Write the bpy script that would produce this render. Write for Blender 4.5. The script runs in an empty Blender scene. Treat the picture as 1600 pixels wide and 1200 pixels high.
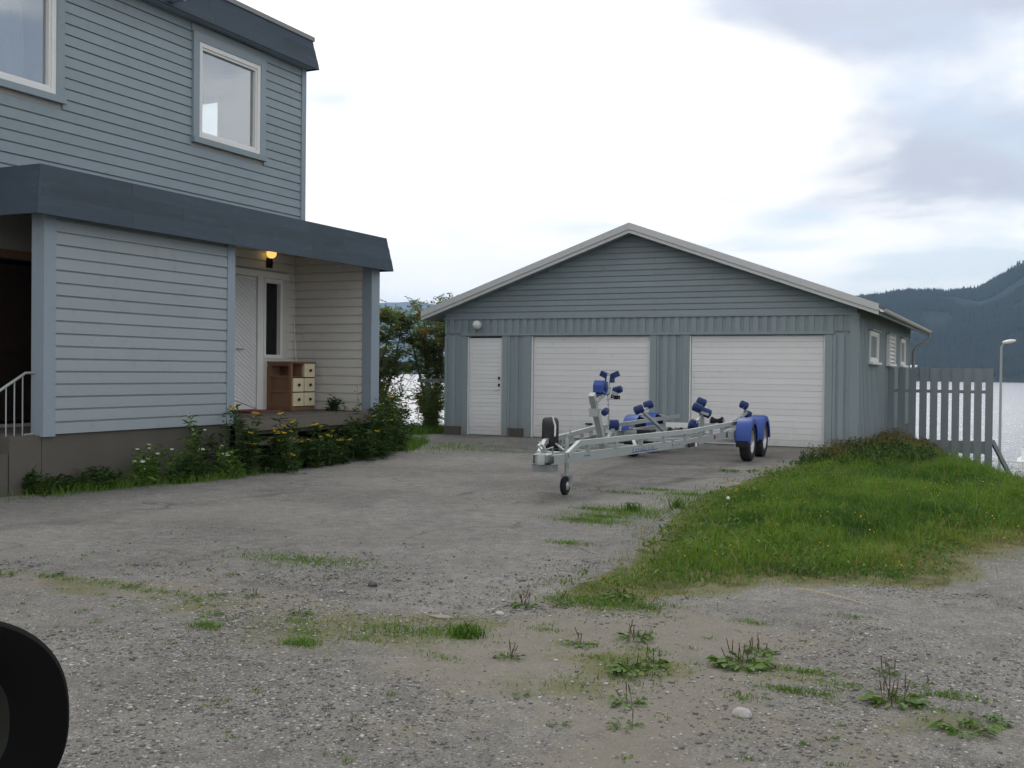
import bpy, math, random
import numpy as np

SC = bpy.context.scene
COL = SC.collection
R = math.radians
rng = np.random.default_rng(7)
random.seed(7)

# ------------------------------------------------------------------ camera
cam_d = bpy.data.cameras.new('camera')
cam = bpy.data.objects.new('camera', cam_d)
COL.objects.link(cam)
cam.location = (0, 0, 1.44)
cam.rotation_mode = 'QUATERNION'
from mathutils import Matrix, Vector
cam.rotation_quaternion = (Matrix.Rotation(R(25.39), 3, 'Z') @ Matrix.Rotation(R(90 - .694), 3, 'X') @ Matrix.Rotation(R(.6), 3, 'Z')).to_quaternion()
cam_d.sensor_width = 36
cam_d.lens = 36 * 1685 / 1600
cam_d.clip_start = .05
cam_d.clip_end = 40000
SC.camera = cam

# ------------------------------------------------------------------ world
SUN_AZ = 20          # degrees left of +Y
SUN_EL = 48
world = bpy.data.worlds.new('World')
SC.world = world
world.use_nodes = True


class NT:
    """small node-tree writer"""
    def __init__(s, tree):
        s.t = tree
        s.t.nodes.clear()

    def n(s, typ, props=None, **ins):
        nd = s.t.nodes.new(typ)
        for k, v in (props or {}).items():
            setattr(nd, k, v)
        for k, v in ins.items():
            key = int(k[1:]) if k[0] == 'i' and k[1:].isdigit() else k.replace('_', ' ')
            s.set(nd.inputs[key], v)
        return nd

    def set(s, sock, v):
        if hasattr(v, 'bl_rna') and isinstance(v, bpy.types.NodeSocket):
            s.t.links.new(v, sock)
        elif isinstance(v, bpy.types.Node):
            s.t.links.new(v.outputs[0], sock)
        else:
            if sock.type == 'RGBA' and len(v) == 3:
                v = (*v, 1)
            sock.default_value = v

    def math(s, op, a, b=0., c=0., clamp=False):
        return s.n('ShaderNodeMath', {'operation': op, 'use_clamp': clamp}, i0=a, i1=b, i2=c).outputs[0]

    def vmath(s, op, a, b=(0, 0, 0)):
        nd = s.n('ShaderNodeVectorMath', {'operation': op}, i0=a)
        s.set(nd.inputs[1], b)
        return nd.outputs[1] if op in ('DOT_PRODUCT', 'DISTANCE', 'LENGTH') else nd.outputs[0]

    def scale(s, a, k):
        nd = s.n('ShaderNodeVectorMath', {'operation': 'SCALE'}, i0=a)
        s.set(nd.inputs['Scale'], k)
        return nd.outputs[0]

    def mix(s, f, a, b, blend='MIX'):
        nd = s.n('ShaderNodeMix', {'data_type': 'RGBA', 'blend_type': blend})
        s.set(nd.inputs[0], f)
        s.set(nd.inputs[6], a)
        s.set(nd.inputs[7], b)
        return nd.outputs[2]

    def noise(s, vec, scale, detail=4., rough=.55, dist=0.):
        return s.n('ShaderNodeTexNoise', None, Vector=vec, Scale=scale, Detail=detail, Roughness=rough, Distortion=dist).outputs[0]

    def vor(s, vec, scale, feature='F1'):
        return s.n('ShaderNodeTexVoronoi', {'feature': feature}, Vector=vec, Scale=scale)

    def step(s, v, a, b):
        nd = s.n('ShaderNodeMapRange', {'interpolation_type': 'SMOOTHSTEP'}, Value=v)
        nd.inputs[1].default_value = a
        nd.inputs[2].default_value = b
        return nd.outputs[0]


w = NT(world.node_tree)
tc = w.n('ShaderNodeTexCoord')
D = tc.outputs['Generated']
sky = w.n('ShaderNodeTexSky', {'sky_type': 'NISHITA', 'sun_disc': False, 'sun_elevation': R(SUN_EL), 'sun_rotation': R(-SUN_AZ)})
sep = w.n('ShaderNodeSeparateXYZ', None, Vector=D)
hz = w.math('ADD', w.math('MAXIMUM', sep.outputs[2], 0.), .16)
P = w.n('ShaderNodeCombineXYZ', None, X=w.math('DIVIDE', sep.outputs[0], hz), Y=w.math('DIVIDE', sep.outputs[1], hz), Z=0.).outputs[0]
n1 = w.noise(w.vmath('ADD', P, (3.7, 1.2, 0)), 1.05, 6., .52, .35)      # bank structure
n2 = w.noise(w.vmath('ADD', P, (8.1, 5.5, 2.)), 1.1, 5., .5, .2)          # where it is thin and blue shows


def blob(direction, cosr0, cosr1):
    v = Vector(direction).normalized()
    return w.step(w.vmath('DOT_PRODUCT', D, tuple(v)), cosr0, cosr1)


az = w.math('ARCTAN2', sep.outputs[0], sep.outputs[1])
el = w.math('ARCSINE', sep.outputs[2])


def bank(a0, wa, e0, we):
    """soft elliptical bank at azimuth a0 / elevation e0 (degrees)"""
    qa = w.math('POWER', w.math('DIVIDE', w.math('ABSOLUTE', w.math('SUBTRACT', az, R(a0))), R(wa)), 2.)
    qe = w.math('POWER', w.math('DIVIDE', w.math('ABSOLUTE', w.math('SUBTRACT', el, R(e0))), R(we)), 2.)
    return w.math('EXPONENT', w.math('MULTIPLY', w.math('ADD', qa, qe), -1.))


# cloud banks that the picture shows in its upper right, bright thin cloud elsewhere ahead
calm = bank(-34, 21, 9, 10)
grey = w.math('ADD', w.math('MULTIPLY', w.math('SUBTRACT', n1, .5), w.math('SUBTRACT', 1., w.math('MULTIPLY', calm, .45))),
              w.math('SUBTRACT', w.math('ADD', w.math('MULTIPLY', bank(-3, 15, 19.5, 4.8), .34), w.math('MULTIPLY', bank(0, 6.5, 10, 2.6), .30)), w.math('MULTIPLY', calm, .12)))
grey_m = w.step(grey, .06, .26)
blue = w.math('SUBTRACT', w.math('ADD', w.math('SUBTRACT', n2, .5), w.math('MULTIPLY', bank(-3, 8, 4.6, 2.2), .22)), w.math('MULTIPLY', calm, .14))
blue_m = w.step(blue, -.03, .13)
white = w.mix(w.noise(P, 2.2, 4.), (13.2, 13., 12.7), (16.2, 15.9, 15.4))
cloud = w.mix(grey_m, white, (7.3, 7.7, 8.7))
skyc = w.mix(.35, w.mix(1., sky.outputs[0], (1.25, 1.25, 1.25), 'MULTIPLY'), (10.5, 11., 11.6))
final = w.mix(w.math('MULTIPLY', blue_m, .85), cloud, skyc)
bg = w.n('ShaderNodeBackground', None, Color=final, Strength=.1)
wo = w.n('ShaderNodeOutputWorld', None, Surface=bg)

sd = bpy.data.lights.new('sun', 'SUN')
sd.energy = 1.0
sd.angle = R(18)
sd.color = (1, .96, .9)
sun = bpy.data.objects.new('sun', sd)
COL.objects.link(sun)
sv = Vector((-math.sin(R(SUN_AZ)) * math.cos(R(SUN_EL)), math.cos(R(SUN_AZ)) * math.cos(R(SUN_EL)), math.sin(R(SUN_EL))))
sun.rotation_euler = sv.to_track_quat('Z', 'Y').to_euler()
sun.location = sv * 60

vs = SC.view_settings
vs.view_transform = 'Standard'
vs.look = 'None'
vs.exposure = -0.15
vs.gamma = 1
vs.use_curve_mapping = False
SC.cycles.use_denoising = True
SC.cycles.max_bounces = 8
SC.cycles.transparent_max_bounces = 16
SC.cycles.volume_bounces = 1


# ------------------------------------------------------------------ mesh helpers
def tag(o, label=None, cat=None, group=None, kind=None):
    if label: o['label'] = label
    if cat: o['category'] = cat
    if group: o['group'] = group
    if kind: o['kind'] = kind
    return o


def empty(name, loc=(0, 0, 0), label=None, cat=None, group=None, rz=0.):
    o = bpy.data.objects.new(name, None)
    o.empty_display_size = .2
    o.location = loc
    o.rotation_euler = (0, 0, rz)
    COL.objects.link(o)
    return tag(o, label, cat, group)


def link(name, me, parent=None, loc=None, local=False):
    o = bpy.data.objects.new(name, me)
    COL.objects.link(o)
    base = Vector(loc) if loc is not None else Vector((0, 0, 0))
    if parent is not None:
        o.parent = parent
        if not local and parent.type == 'EMPTY':
            base = base - parent.location
    o.location = base
    return o


class MB:
    def __init__(s):
        s.v = []
        s.f = []

    def add(s, vs_, fs_):
        b = len(s.v)
        s.v += [tuple(p) for p in vs_]
        s.f += [tuple(i + b for i in f) for f in fs_]
        return s

    def box(s, x0, x1, y0, y1, z0, z1):
        return s.add([(x0, y0, z0), (x1, y0, z0), (x1, y1, z0), (x0, y1, z0), (x0, y0, z1), (x1, y0, z1), (x1, y1, z1), (x0, y1, z1)],
                     [(0, 3, 2, 1), (4, 5, 6, 7), (0, 1, 5, 4), (1, 2, 6, 5), (2, 3, 7, 6), (3, 0, 4, 7)])

    def prism(s, poly, o, ux, uy, uz):
        """polygon (a,b) in ux,uy extruded along uz (a full vector)"""
        o, ux, uy, uz = map(Vector, (o, ux, uy, uz))
        n = len(poly)
        a = [o + ux * p[0] + uy * p[1] for p in poly]
        b = [p + uz for p in a]
        return s.add(a + b, [tuple(range(n))[::-1], tuple(range(n, 2 * n))] + [(i, (i + 1) % n, n + (i + 1) % n, n + i) for i in range(n)])

    def beam(s, p, q, wd, ht, up=(0, 0, 1)):
        p, q, up = Vector(p), Vector(q), Vector(up)
        d = (q - p)
        x = d.cross(up).normalized()
        z = x.cross(d).normalized()
        return s.prism([(-wd / 2, -ht / 2), (wd / 2, -ht / 2), (wd / 2, ht / 2), (-wd / 2, ht / 2)], p, x, z, d)

    def tube(s, pts, r, n=8, caps=True):
        pts = [Vector(p) for p in pts]
        rs = r if hasattr(r, '__len__') else [r] * len(pts)
        rings = []
        ref = None
        for i, p in enumerate(pts):
            t = (pts[min(i + 1, len(pts) - 1)] - pts[max(i - 1, 0)]).normalized()
            if ref is None:
                ref = Vector((0, 0, 1)) if abs(t.z) < .9 else Vector((1, 0, 0))
            x = t.cross(ref).normalized()
            ref = x.cross(t).normalized()
            rings.append([p + (x * math.cos(2 * math.pi * k / n) + ref * math.sin(2 * math.pi * k / n)) * rs[i] for k in range(n)])
        vs_ = [q for g in rings for q in g]
        fs_ = [(i * n + k, i * n + (k + 1) % n, (i + 1) * n + (k + 1) % n, (i + 1) * n + k) for i in range(len(pts) - 1) for k in range(n)]
        if caps:
            fs_ += [tuple(range(n))[::-1], tuple(range((len(pts) - 1) * n, len(pts) * n))]
        return s.add(vs_, fs_)

    def lathe(s, prof, c, axis, n=20, closed=False):
        """prof = [(radius, along axis)]"""
        c, ax = Vector(c), Vector(axis).normalized()
        x = ax.orthogonal().normalized()
        y = ax.cross(x)
        m = len(prof)
        vs_ = [c + ax * a + (x * math.cos(2 * math.pi * k / n) + y * math.sin(2 * math.pi * k / n)) * r for r, a in prof for k in range(n)]
        fs_ = [(i * n + k, i * n + (k + 1) % n, ((i + 1) % m) * n + (k + 1) % n, ((i + 1) % m) * n + k) for i in range(m if closed else m - 1) for k in range(n)]
        if not closed:
            fs_ += [tuple(range(n))[::-1], tuple(range((m - 1) * n, m * n))]
        return s.add(vs_, fs_)

    def mesh(s, name, mat, smooth=False):
        me = bpy.data.meshes.new(name)
        me.from_pydata(s.v, [], s.f)
        me.materials.append(mat)
        import bmesh
        bm = bmesh.new()
        bm.from_mesh(me)
        bmesh.ops.recalc_face_normals(bm, faces=bm.faces)
        bm.to_mesh(me)
        bm.free()
        if smooth:
            me.polygons.foreach_set('use_smooth', [True] * len(me.polygons))
            me.set_sharp_from_angle(angle=R(38))
        return me

    def build(s, name, mat, parent=None, smooth=False, loc=None, local=False):
        return link(name, s.mesh(name, mat, smooth), parent, loc, local)


def boxo(name, mat, parent, x0, x1, y0, y1, z0, z1):
    return MB().box(x0, x1, y0, y1, z0, z1).build(name, mat, parent)


def fast_mesh(name, V, Fq, mats, nper=4, attr=None):
    """numpy arrays -> mesh, all faces with nper corners"""
    V = np.asarray(V, np.float32)
    Fq = np.asarray(Fq, np.int32)
    me = bpy.data.meshes.new(name)
    me.vertices.add(len(V))
    me.vertices.foreach_set('co', V.ravel())
    me.loops.add(Fq.size)
    me.loops.foreach_set('vertex_index', Fq.ravel())
    me.polygons.add(len(Fq))
    me.polygons.foreach_set('loop_start', np.arange(0, Fq.size, nper, dtype=np.int32))
    me.update(calc_edges=True)
    for m in (mats if isinstance(mats, (list, tuple)) else [mats]):
        me.materials.append(m)
    for k, arr in (attr or {}).items():
        at = me.attributes.new(k, 'FLOAT', 'POINT')
        at.data.foreach_set('value', np.asarray(arr, np.float32))
    me.validate()
    return me


_perm = np.random.default_rng(11).random((64, 64))


def vnoise(x, y):
    xi, yi = np.floor(x).astype(int), np.floor(y).astype(int)
    fx, fy = x - xi, y - yi
    fx, fy = fx * fx * (3 - 2 * fx), fy * fy * (3 - 2 * fy)
    g = lambda a, b: _perm[a % 64, b % 64]
    return (g(xi, yi) * (1 - fx) + g(xi + 1, yi) * fx) * (1 - fy) + (g(xi, yi + 1) * (1 - fx) + g(xi + 1, yi + 1) * fx) * fy


def fbm(x, y, o=4):
    return sum(vnoise(x * 2 ** k + 17 * k, y * 2 ** k + 9 * k) / 2 ** (k + 1) for k in range(o)) / (1 - .5 ** o)


# ------------------------------------------------------------------ materials
def newmat(name):
    m = bpy.data.materials.new(name)
    m.use_nodes = True
    return m, NT(m.node_tree)


def finish(t, **kw):
    p = t.n('ShaderNodeBsdfPrincipled', None, **kw)
    t.n('ShaderNodeOutputMaterial', None, Surface=p)
    return p


def bump(t, h, strength=.3, dist=.01):
    return t.n('ShaderNodeBump', None, Height=h, Strength=strength, Distance=dist).outputs[0]


def paint(name, col, rough=.6, var=.10, dirt=.25, streak=(1, 1, 1), bumps=.15, dirtcol=(.09, .085, .07), spec=.3, metal=0., fine=60., splash=0.):
    m, t = newmat(name)
    co = t.n('ShaderNodeTexCoord').outputs['Object']
    oi = t.n('ShaderNodeObjectInfo')
    cs = t.n('ShaderNodeMapping', None, Vector=t.vmath('ADD', co, oi.outputs['Location']), Scale=streak).outputs[0]
    cs = t.vmath('ADD', cs, t.scale(t.n('ShaderNodeCombineXYZ', None, X=oi.outputs['Random'], Y=oi.outputs['Random'], Z=oi.outputs['Random']).outputs[0], 13.))
    a = t.noise(cs, 2.5, 5., .6)
    b = t.noise(cs, fine, 3., .6)
    k = t.math('ADD', t.math('MULTIPLY', t.math('SUBTRACT', oi.outputs['Random'], .5), var * 1.2), t.math('MULTIPLY', t.math('SUBTRACT', a, .5), var * 2.))
    k = t.math('ADD', t.math('ADD', k, 1.), t.math('MULTIPLY', t.math('SUBTRACT', b, .5), var))
    c = t.scale(col, k)
    c = t.mix(t.math('MULTIPLY', t.step(t.noise(cs, 5., 6., .65), .52, .8), dirt), c, dirtcol)
    wp_ = t.n('ShaderNodeNewGeometry').outputs['Position']
    fade = t.noise(wp_, .9, 4., .6)
    c = t.scale(c, t.math('ADD', t.math('MULTIPLY', fade, var * 1.6), 1 - var * .8))
    vs_ = t.n('ShaderNodeMapping', None, Vector=wp_, Scale=(9., 9., .5)).outputs[0]
    c = t.mix(t.math('MULTIPLY', t.step(t.noise(vs_, 1., 4., .6), .58, .8), dirt * .5), c, dirtcol)
    if splash:
        zw = t.n('ShaderNodeSeparateXYZ', None, Vector=wp_).outputs[2]
        f = t.step(t.math('ADD', zw, t.math('MULTIPLY', t.noise(wp_, 7., 5., .7), .5)), .75, .12)
        c = t.mix(t.math('MULTIPLY', f, splash), c, (.17, .15, .12))
    finish(t, Base_Color=c, Roughness=rough, Metallic=metal, Specular_IOR_Level=spec, Normal=bump(t, b, bumps, .004))
    return m


M = {}
M['blue_grey'] = paint('blue_grey_paint', (.258, .312, .346), .6, .10, .25)
M['garage_paint'] = paint('garage_paint', (.236, .284, .303), .6, .10, .25, splash=.5)
M['pale_grey'] = paint('pale_grey_paint', (.305, .348, .370), .55, .06, .22)
M['trim_grey'] = paint('trim_grey_paint', (.255, .31, .36), .55, .06, .2)
M['cream_white'] = paint('cream_white_paint', (.60, .59, .555), .55, .06, .2)
M['white'] = paint('white_paint', (.74, .74, .73), .45, .04, .12)
M['door_white'] = paint('door_white', (.70, .70, .705), .4, .05, .14, bumps=.05, splash=.32)
M['barge'] = paint('bargeboard_paint', (.50, .51, .51), .5, .05, .25)
M['felt'] = paint('roof_felt', (.042, .060, .080), .8, .22, .3, (1, .35, 2.5), .5, (.10, .12, .14), fine=90.)
M['felt_light'] = paint('roof_edge', (.27, .28, .28), .7, .15, .3)
M['lamp_steel'] = paint('lamp_steel', (.30, .32, .34), .5, .05, .1, metal=.3)
M['roof_brown'] = paint('roof_sheet', (.085, .05, .045), .5, .1, .2)
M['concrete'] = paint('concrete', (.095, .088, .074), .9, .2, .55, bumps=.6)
M['old_wood'] = paint('weathered_wood', (.13, .115, .095), .85, .25, .45, (1, .15, 1), .5)
M['fence_wood'] = paint('fence_wood', (.215, .25, .272), .8, .12, .25, (1, 1, .2), .4)
M['brown_wood'] = paint('brown_wood', (.21, .115, .062), .55, .2, .3, (1, 1, .2), .3)
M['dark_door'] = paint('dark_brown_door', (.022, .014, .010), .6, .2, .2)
M['drawer_cream'] = paint('drawer_cream', (.66, .58, .40), .5, .06, .2)
M['interior'] = paint('interior_wall', (.45, .43, .40), .8, .05, .1)
M['galv'] = paint('galvanised_steel', (.38, .41, .41), .5, .14, .35, metal=.35, spec=.5, dirtcol=(.22, .23, .22))
M['gutter'] = paint('gutter_metal', (.52, .53, .53), .5, .08, .3, metal=.2)
M['pipe'] = paint('downpipe_metal', (.23, .25, .26), .5, .08, .3)
M['blue_plastic'] = paint('blue_plastic', (.022, .064, .285), .45, .12, .3, spec=.35, bumps=.03, dirtcol=(.07, .09, .16))
M['navy_rubber'] = paint('navy_rubber', (.012, .03, .12), .55, .1, .1)
M['black_rubber'] = paint('black_rubber', (.014, .014, .015), .75, .1, .25, dirtcol=(.06, .055, .05))
M['tyre'] = paint('tyre_rubber', (.02, .02, .021), .8, .15, .4, dirtcol=(.075, .07, .06))
M['black'] = paint('black_plastic', (.012, .012, .013), .5, .05, 0., bumps=.02)
M['matt_black'] = paint('matt_black', (.006, .006, .0065), .9, .05, 0., bumps=.02, spec=.06)
M['rim_silver'] = paint('rim_silver', (.50, .51, .52), .35, .05, .2, metal=.6)
M['bezel'] = paint('grey_bezel', (.026, .028, .023), .7, .05, 0., bumps=.02, spec=.1)
M['red_lens'] = paint('red_lens', (.35, .02, .015), .25, .05, 0.)
M['plastic_white'] = paint('white_plastic', (.75, .75, .74), .35, .03, .1)
M['lamp_white'] = paint('lamp_globe', (.62, .63, .64), .25, .03, .05)
M['red_mat'] = paint('door_mat', (.16, .055, .04), .9, .2, .2)
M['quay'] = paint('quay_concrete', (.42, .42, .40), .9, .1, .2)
M['stone'] = paint('pale_stone', (.42, .40, .38), .8, .15, .2, bumps=.5)
M['dull_stone'] = paint('dull_stone', (.24, .22, .195), .9, .15, .3, bumps=.5)
M['dark_stone'] = paint('dark_stone', (.10, .10, .105), .8, .2, .2, bumps=.5)
M['bark'] = paint('bark', (.10, .085, .07), .9, .2, .3, bumps=.6)
M['berry'] = paint('berries', (.38, .10, .035), .5, .25, 0.)
M['yellow'] = paint('tansy_yellow', (.58, .37, .012), .6, .15, 0.)
M['yarrow'] = paint('yarrow_white', (.6, .6, .56), .7, .08, 0.)
M['spike'] = paint('plantain_spike', (.09, .055, .035), .8, .2, 0.)
M['dry'] = paint('dry_straw', (.42, .36, .22), .8, .2, 0.)


def glass(name, tint=(.75, .8, .82), rough=.0, f0=.10):
    m, t = newmat(name)
    ge = t.n('ShaderNodeNewGeometry')
    cs = t.math('ABSOLUTE', t.vmath('DOT_PRODUCT', ge.outputs['Normal'], ge.outputs['Incoming']))
    fr = t.math('MULTIPLY', t.math('POWER', t.math('SUBTRACT', 1., cs, clamp=True), 5.), 1 - f0)
    tr = t.n('ShaderNodeBsdfTransparent', None, Color=tint)
    co = t.n('ShaderNodeTexCoord').outputs['Object']
    nb = bump(t, t.noise(co, 1.3, 1.), .04, .05)
    gl = t.n('ShaderNodeBsdfGlossy', None, Color=(.95, .97, 1), Roughness=rough, Normal=nb)
    mx = t.n('ShaderNodeMixShader', None, i0=t.math('ADD', fr, f0, clamp=True), i1=tr, i2=gl)
    t.n('ShaderNodeOutputMaterial', None, Surface=mx)
    return m


M['glass'] = glass('window_glass', f0=.27)
M['glass_dark'] = glass('dark_glass', (.35, .36, .36), f0=.05)


def leafmat(name, c0, c1, trans=.3, rough=.55, patch=.6):
    """per-leaf value 'rnd' picks between two greens, plus drier patches"""
    m, t = newmat(name)
    at = t.n('ShaderNodeAttribute', {'attribute_name': 'rnd'})
    pos = t.n('ShaderNodeTexCoord').outputs['Object']
    c = t.mix(at.outputs['Fac'], c0, c1)
    k = t.math('ADD', t.math('MULTIPLY', t.noise(pos, 3., 3.), patch), 1 - patch / 2)
    c = t.scale(c, k)
    p = t.n('ShaderNodeBsdfPrincipled', None, Base_Color=c, Roughness=rough, Specular_IOR_Level=.25)
    tl = t.n('ShaderNodeBsdfTranslucent', None, Color=t.mix(1., c, (1.15, 1.25, .6), 'MULTIPLY'))
    mx = t.n('ShaderNodeMixShader', None, i0=trans, i1=p, i2=tl)
    t.n('ShaderNodeOutputMaterial', None, Surface=mx)
    return m


M['grass'] = leafmat('lawn_grass', (.026, .088, .013), (.160, .260, .038), .38)
M['grass_dry'] = leafmat('dry_grass', (.15, .15, .04), (.33, .26, .11), .3)
M['weed'] = leafmat('weed_leaf', (.05, .115, .018), (.12, .20, .035), .25)
M['tansy'] = leafmat('tansy_leaf', (.017, .040, .010), (.052, .10, .02), .28)
M['rowan'] = leafmat('rowan_leaf', (.09, .135, .055), (.20, .23, .095), .5)
M['rust'] = leafmat('rust_weeds', (.10, .075, .032), (.20, .175, .06), .3)
M['spruce'] = leafmat('spruce_needles', (.012, .022, .01), (.03, .04, .018), .1)


def leaves(centres, dirs, length, width, rnd, up_bias=.5, seed=0, fold=.25):
    """diamond leaves: arrays of base point, direction, length, width -> V, F, attr"""
    g = np.random.default_rng(seed)
    n = len(centres)
    d = dirs / (np.linalg.norm(dirs, axis=1, keepdims=True) + 1e-9)
    up = np.tile([0, 0, 1.], (n, 1)) * up_bias + g.normal(size=(n, 3)) * .6
    sx = np.cross(d, up)
    sx /= np.linalg.norm(sx, axis=1, keepdims=True) + 1e-9
    nz = np.cross(sx, d)
    L = length[:, None]
    Wd = width[:, None]
    v0 = centres
    mid = centres + d * L * .5
    v1 = mid + sx * Wd * .5 + nz * Wd * fold
    v2 = centres + d * L - np.array([0, 0, 1.]) * L * .12
    v3 = mid - sx * Wd * .5 + nz * Wd * fold
    V = np.stack([v0, v1, v2, v3], 1).reshape(-1, 3)
    F = np.arange(4 * n).reshape(n, 4)
    F3 = np.stack([F[:, [0, 1, 2]], F[:, [0, 2, 3]]], 1).reshape(-1, 3)
    return V, F3, np.repeat(rnd, 4)


def blades(base, h, wd, lean, rnd, seed=0):
    """grass blades: quad + tip triangle (as 3 tris), bent"""
    g = np.random.default_rng(seed)
    n = len(base)
    a = g.random(n) * 2 * np.pi
    sx = np.stack([np.cos(a), np.sin(a), 0 * a], 1)
    b = g.random(n) * 2 * np.pi
    ld = np.stack([np.cos(b), np.sin(b), 0 * b], 1) * (lean * h)[:, None]
    up = np.array([0, 0, 1.])
    m = base + ld * .3 + up * (h * .55)[:, None]
    t_ = base + ld + up * (h * np.clip(1 - lean * .35, .3, 1))[:, None]
    W2 = (wd / 2)[:, None]
    V = np.stack([base - sx * W2, base + sx * W2, m + sx * W2 * .8, m - sx * W2 * .8, t_], 1).reshape(-1, 3)
    k = np.arange(n)[:, None] * 5
    F = np.concatenate([k + np.array([[0, 1, 2]]), k + np.array([[0, 2, 3]]), k + np.array([[3, 2, 4]])], 1).reshape(-1, 3)
    return V, F, np.repeat(rnd, 5)
# ------------------------------------------------------------------ terrain
PLATEAU = np.array([(-90, -90), (90, -90), (90, 12), (20, 12.5), (6, 11.9), (2, 12.9), (0, 13.9), (-.5, 15.2), (-.95, 16.9), (-1.5, 19.0), (-2.4, 21.6), (-2.9, 24), (-3.1, 28), (-4.2, 33.5),
                    (-12.3, 33.5), (-12.4, 22.9), (-14, 21.4), (-20, 20.6), (-90, 20)], float)


def sdist(x, y, poly):
    """signed distance to polygon, negative inside"""
    shp = x.shape
    x, y = x.ravel(), y.ravel()
    best = np.full(x.shape, 1e9)
    ins = np.zeros(x.shape, bool)
    n = len(poly)
    for i in range(n):
        a, b = poly[i], poly[(i + 1) % n]
        d = b - a
        t_ = np.clip(((x - a[0]) * d[0] + (y - a[1]) * d[1]) / (d @ d), 0, 1)
        best = np.minimum(best, np.hypot(x - a[0] - t_ * d[0], y - a[1] - t_ * d[1]))
        c = ((a[1] > y) != (b[1] > y)) & (x < (b[0] - a[0]) * (y - a[1]) / (b[1] - a[1] + 1e-12) + a[0])
        ins ^= c
    return (np.where(ins, -best, best)).reshape(shp)


LAWN = np.array([(-2.75, 6.45), (-2.72, 7.58), (-2.9, 9.07), (-3.15, 10.4), (-3.3, 11.9), (-3.35, 15.07), (-3.25, 20.6), (-2.8, 20.9), (-2.8, 27), (0, 30),
                 (6, 30), (9, 12), (4, 10.9), (.3, 10.3), (-.45, 9.3), (-.48, 7.95), (-1.0, 7.7), (-1.6, 7.5), (-2.3, 6.4)], float)
DRIVE = [(-14, 4.2), (-10, 5.0), (-6.61, 5.4), (-5.5, 5.52), (-4.5, 5.76), (-3.52, 5.62), (-3.09, 5.65), (-2.83, 5.99), (-2.78, 6.69), (-2.76, 7.53),
         (-2.85, 8.49), (-3.1, 9.86), (-3.36, 11.32), (-3.5, 12.97), (-3.36, 15.02), (-3.22, 17.55), (-3.1, 21.1), (-12.1, 21.1), (-12.2, 20.2),
         (-10.7, 18.6), (-9.9, 16.6), (-9.9, 15), (-9.35, 12.6), (-9.55, 11.2), (-9.75, 9.7), (-10.1, 8.6), (-14, 7.6)]
DRIVEA = np.array(DRIVE, float)


def height(x, y):
    d = sdist(x, y, PLATEAU)
    dd = np.clip(d, 0, None)
    z = -np.minimum(4.7, np.where(dd < 1.2, .28 * dd * dd, .403 + .70 * (dd - 1.2)))
    z = z - np.clip((y - 70) / 7, 0, 1) * 4.5 * (d > 0)
    z = z + np.where(d > 0, (fbm(x * .6, y * .6) - .5) * np.clip(dd, 0, 1) * .5, 0)
    return z


def axis(f0, f1, step, lo, hi, g=1.18):
    a = list(np.arange(f0, f1, step))
    s_ = step
    while a[-1] < hi:
        s_ *= g
        a.append(a[-1] + s_)
    s_ = step
    while a[0] > lo:
        s_ *= g
        a.insert(0, a[0] - s_)
    return np.array(a)


def pix_noise(x, y):
    return fbm(x * .9, y * .9, 5)


gx = axis(-8.5, 2.0, .07, -150, 150)
gy = axis(2.2, 12.5, .07, -90, 120)
GX, GY = np.meshgrid(gx, gy)
dl = sdist(GX, GY, LAWN)
dv = sdist(GX, GY, DRIVEA)
zz = height(GX, GY)
near = (np.abs(GX + 3) < 9) & (GY > 0) & (GY < 16)
rel = (fbm(GX * 1.1, GY * 1.1, 4) - .5) * .05 + (fbm(GX * 5, GY * 5, 3) - .5) * .012
zz = zz + np.where(dv > 0, rel * np.clip(dv / .4, 0, 1), -.03)
zz = zz + np.where(dl < 0, np.clip(-dl / 1.5, 0, 1) * .06, 0)
soil = np.clip(.5 - dl / .25 + (fbm(GX * 3, GY * 3) - .5) * 1.6, 0, 1)
far_grass = np.clip((sdist(GX, GY, PLATEAU) + .6) / 1.2, 0, 1)
soil = np.maximum(soil, far_grass)
soil = np.where((GX > 9) & (GY > 11), 1, soil)


def blobs(lst):
    o = np.zeros_like(GX)
    for x, y, r, k in lst:
        o = np.maximum(o, k * np.exp(-((GX - x) ** 2 + (GY - y) ** 2) / r ** 2))
    return o


dirt = blobs([(-2.2, 5.4, .8, 1), (-1.35, 4.1, .9, .9), (-2.3, 4.6, .6, .7), (-1.7, 5.8, .9, .9), (-4.3, 5.25, .55, .9), (-5.2, 5.3, .5, .8), (-3.3, 5.35, .55, 1), (-1.9, 4.9, .8, .9), (-1.2, 5.2, .6, .6), (-.6, 4.2, .4, .5),
              (-6.2, 5.25, .6, .7), (-2.5, 6.1, .4, .9), (-7.5, 5.2, .8, .6)])
dirt = np.clip(dirt + (fbm(GX * 2.2 + 5, GY * 2.2, 5) - .5) * 1.1, 0, 1)
moss = blobs([(-3.0, 5.2, .45, 1), (-3.5, 5.0, .5, .7), (-2.3, 6.2, .35, .9), (-4.6, 5.15, .35, .7), (-3.7, 4.7, .4, .5), (-1.7, 5.0, .45, .7), (-1.9, 4.6, .35, .6), (-5.6, 5.25, .5, .6), (-.9, 5.1, .35, .6),
              (-1.2, 5.35, .3, .6), (-2.1, 5.3, .35, .5), (-.3, 4.7, .3, .5)])
edge_moss = np.exp(-(np.clip(dl, 0, None) / .22) ** 2) * .9
moss = np.clip(np.maximum(moss, edge_moss) * (fbm(GX * 4, GY * 4, 4) * 2.2 - .45), 0, 1)
idx = np.arange(GX.size).reshape(GX.shape)
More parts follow.
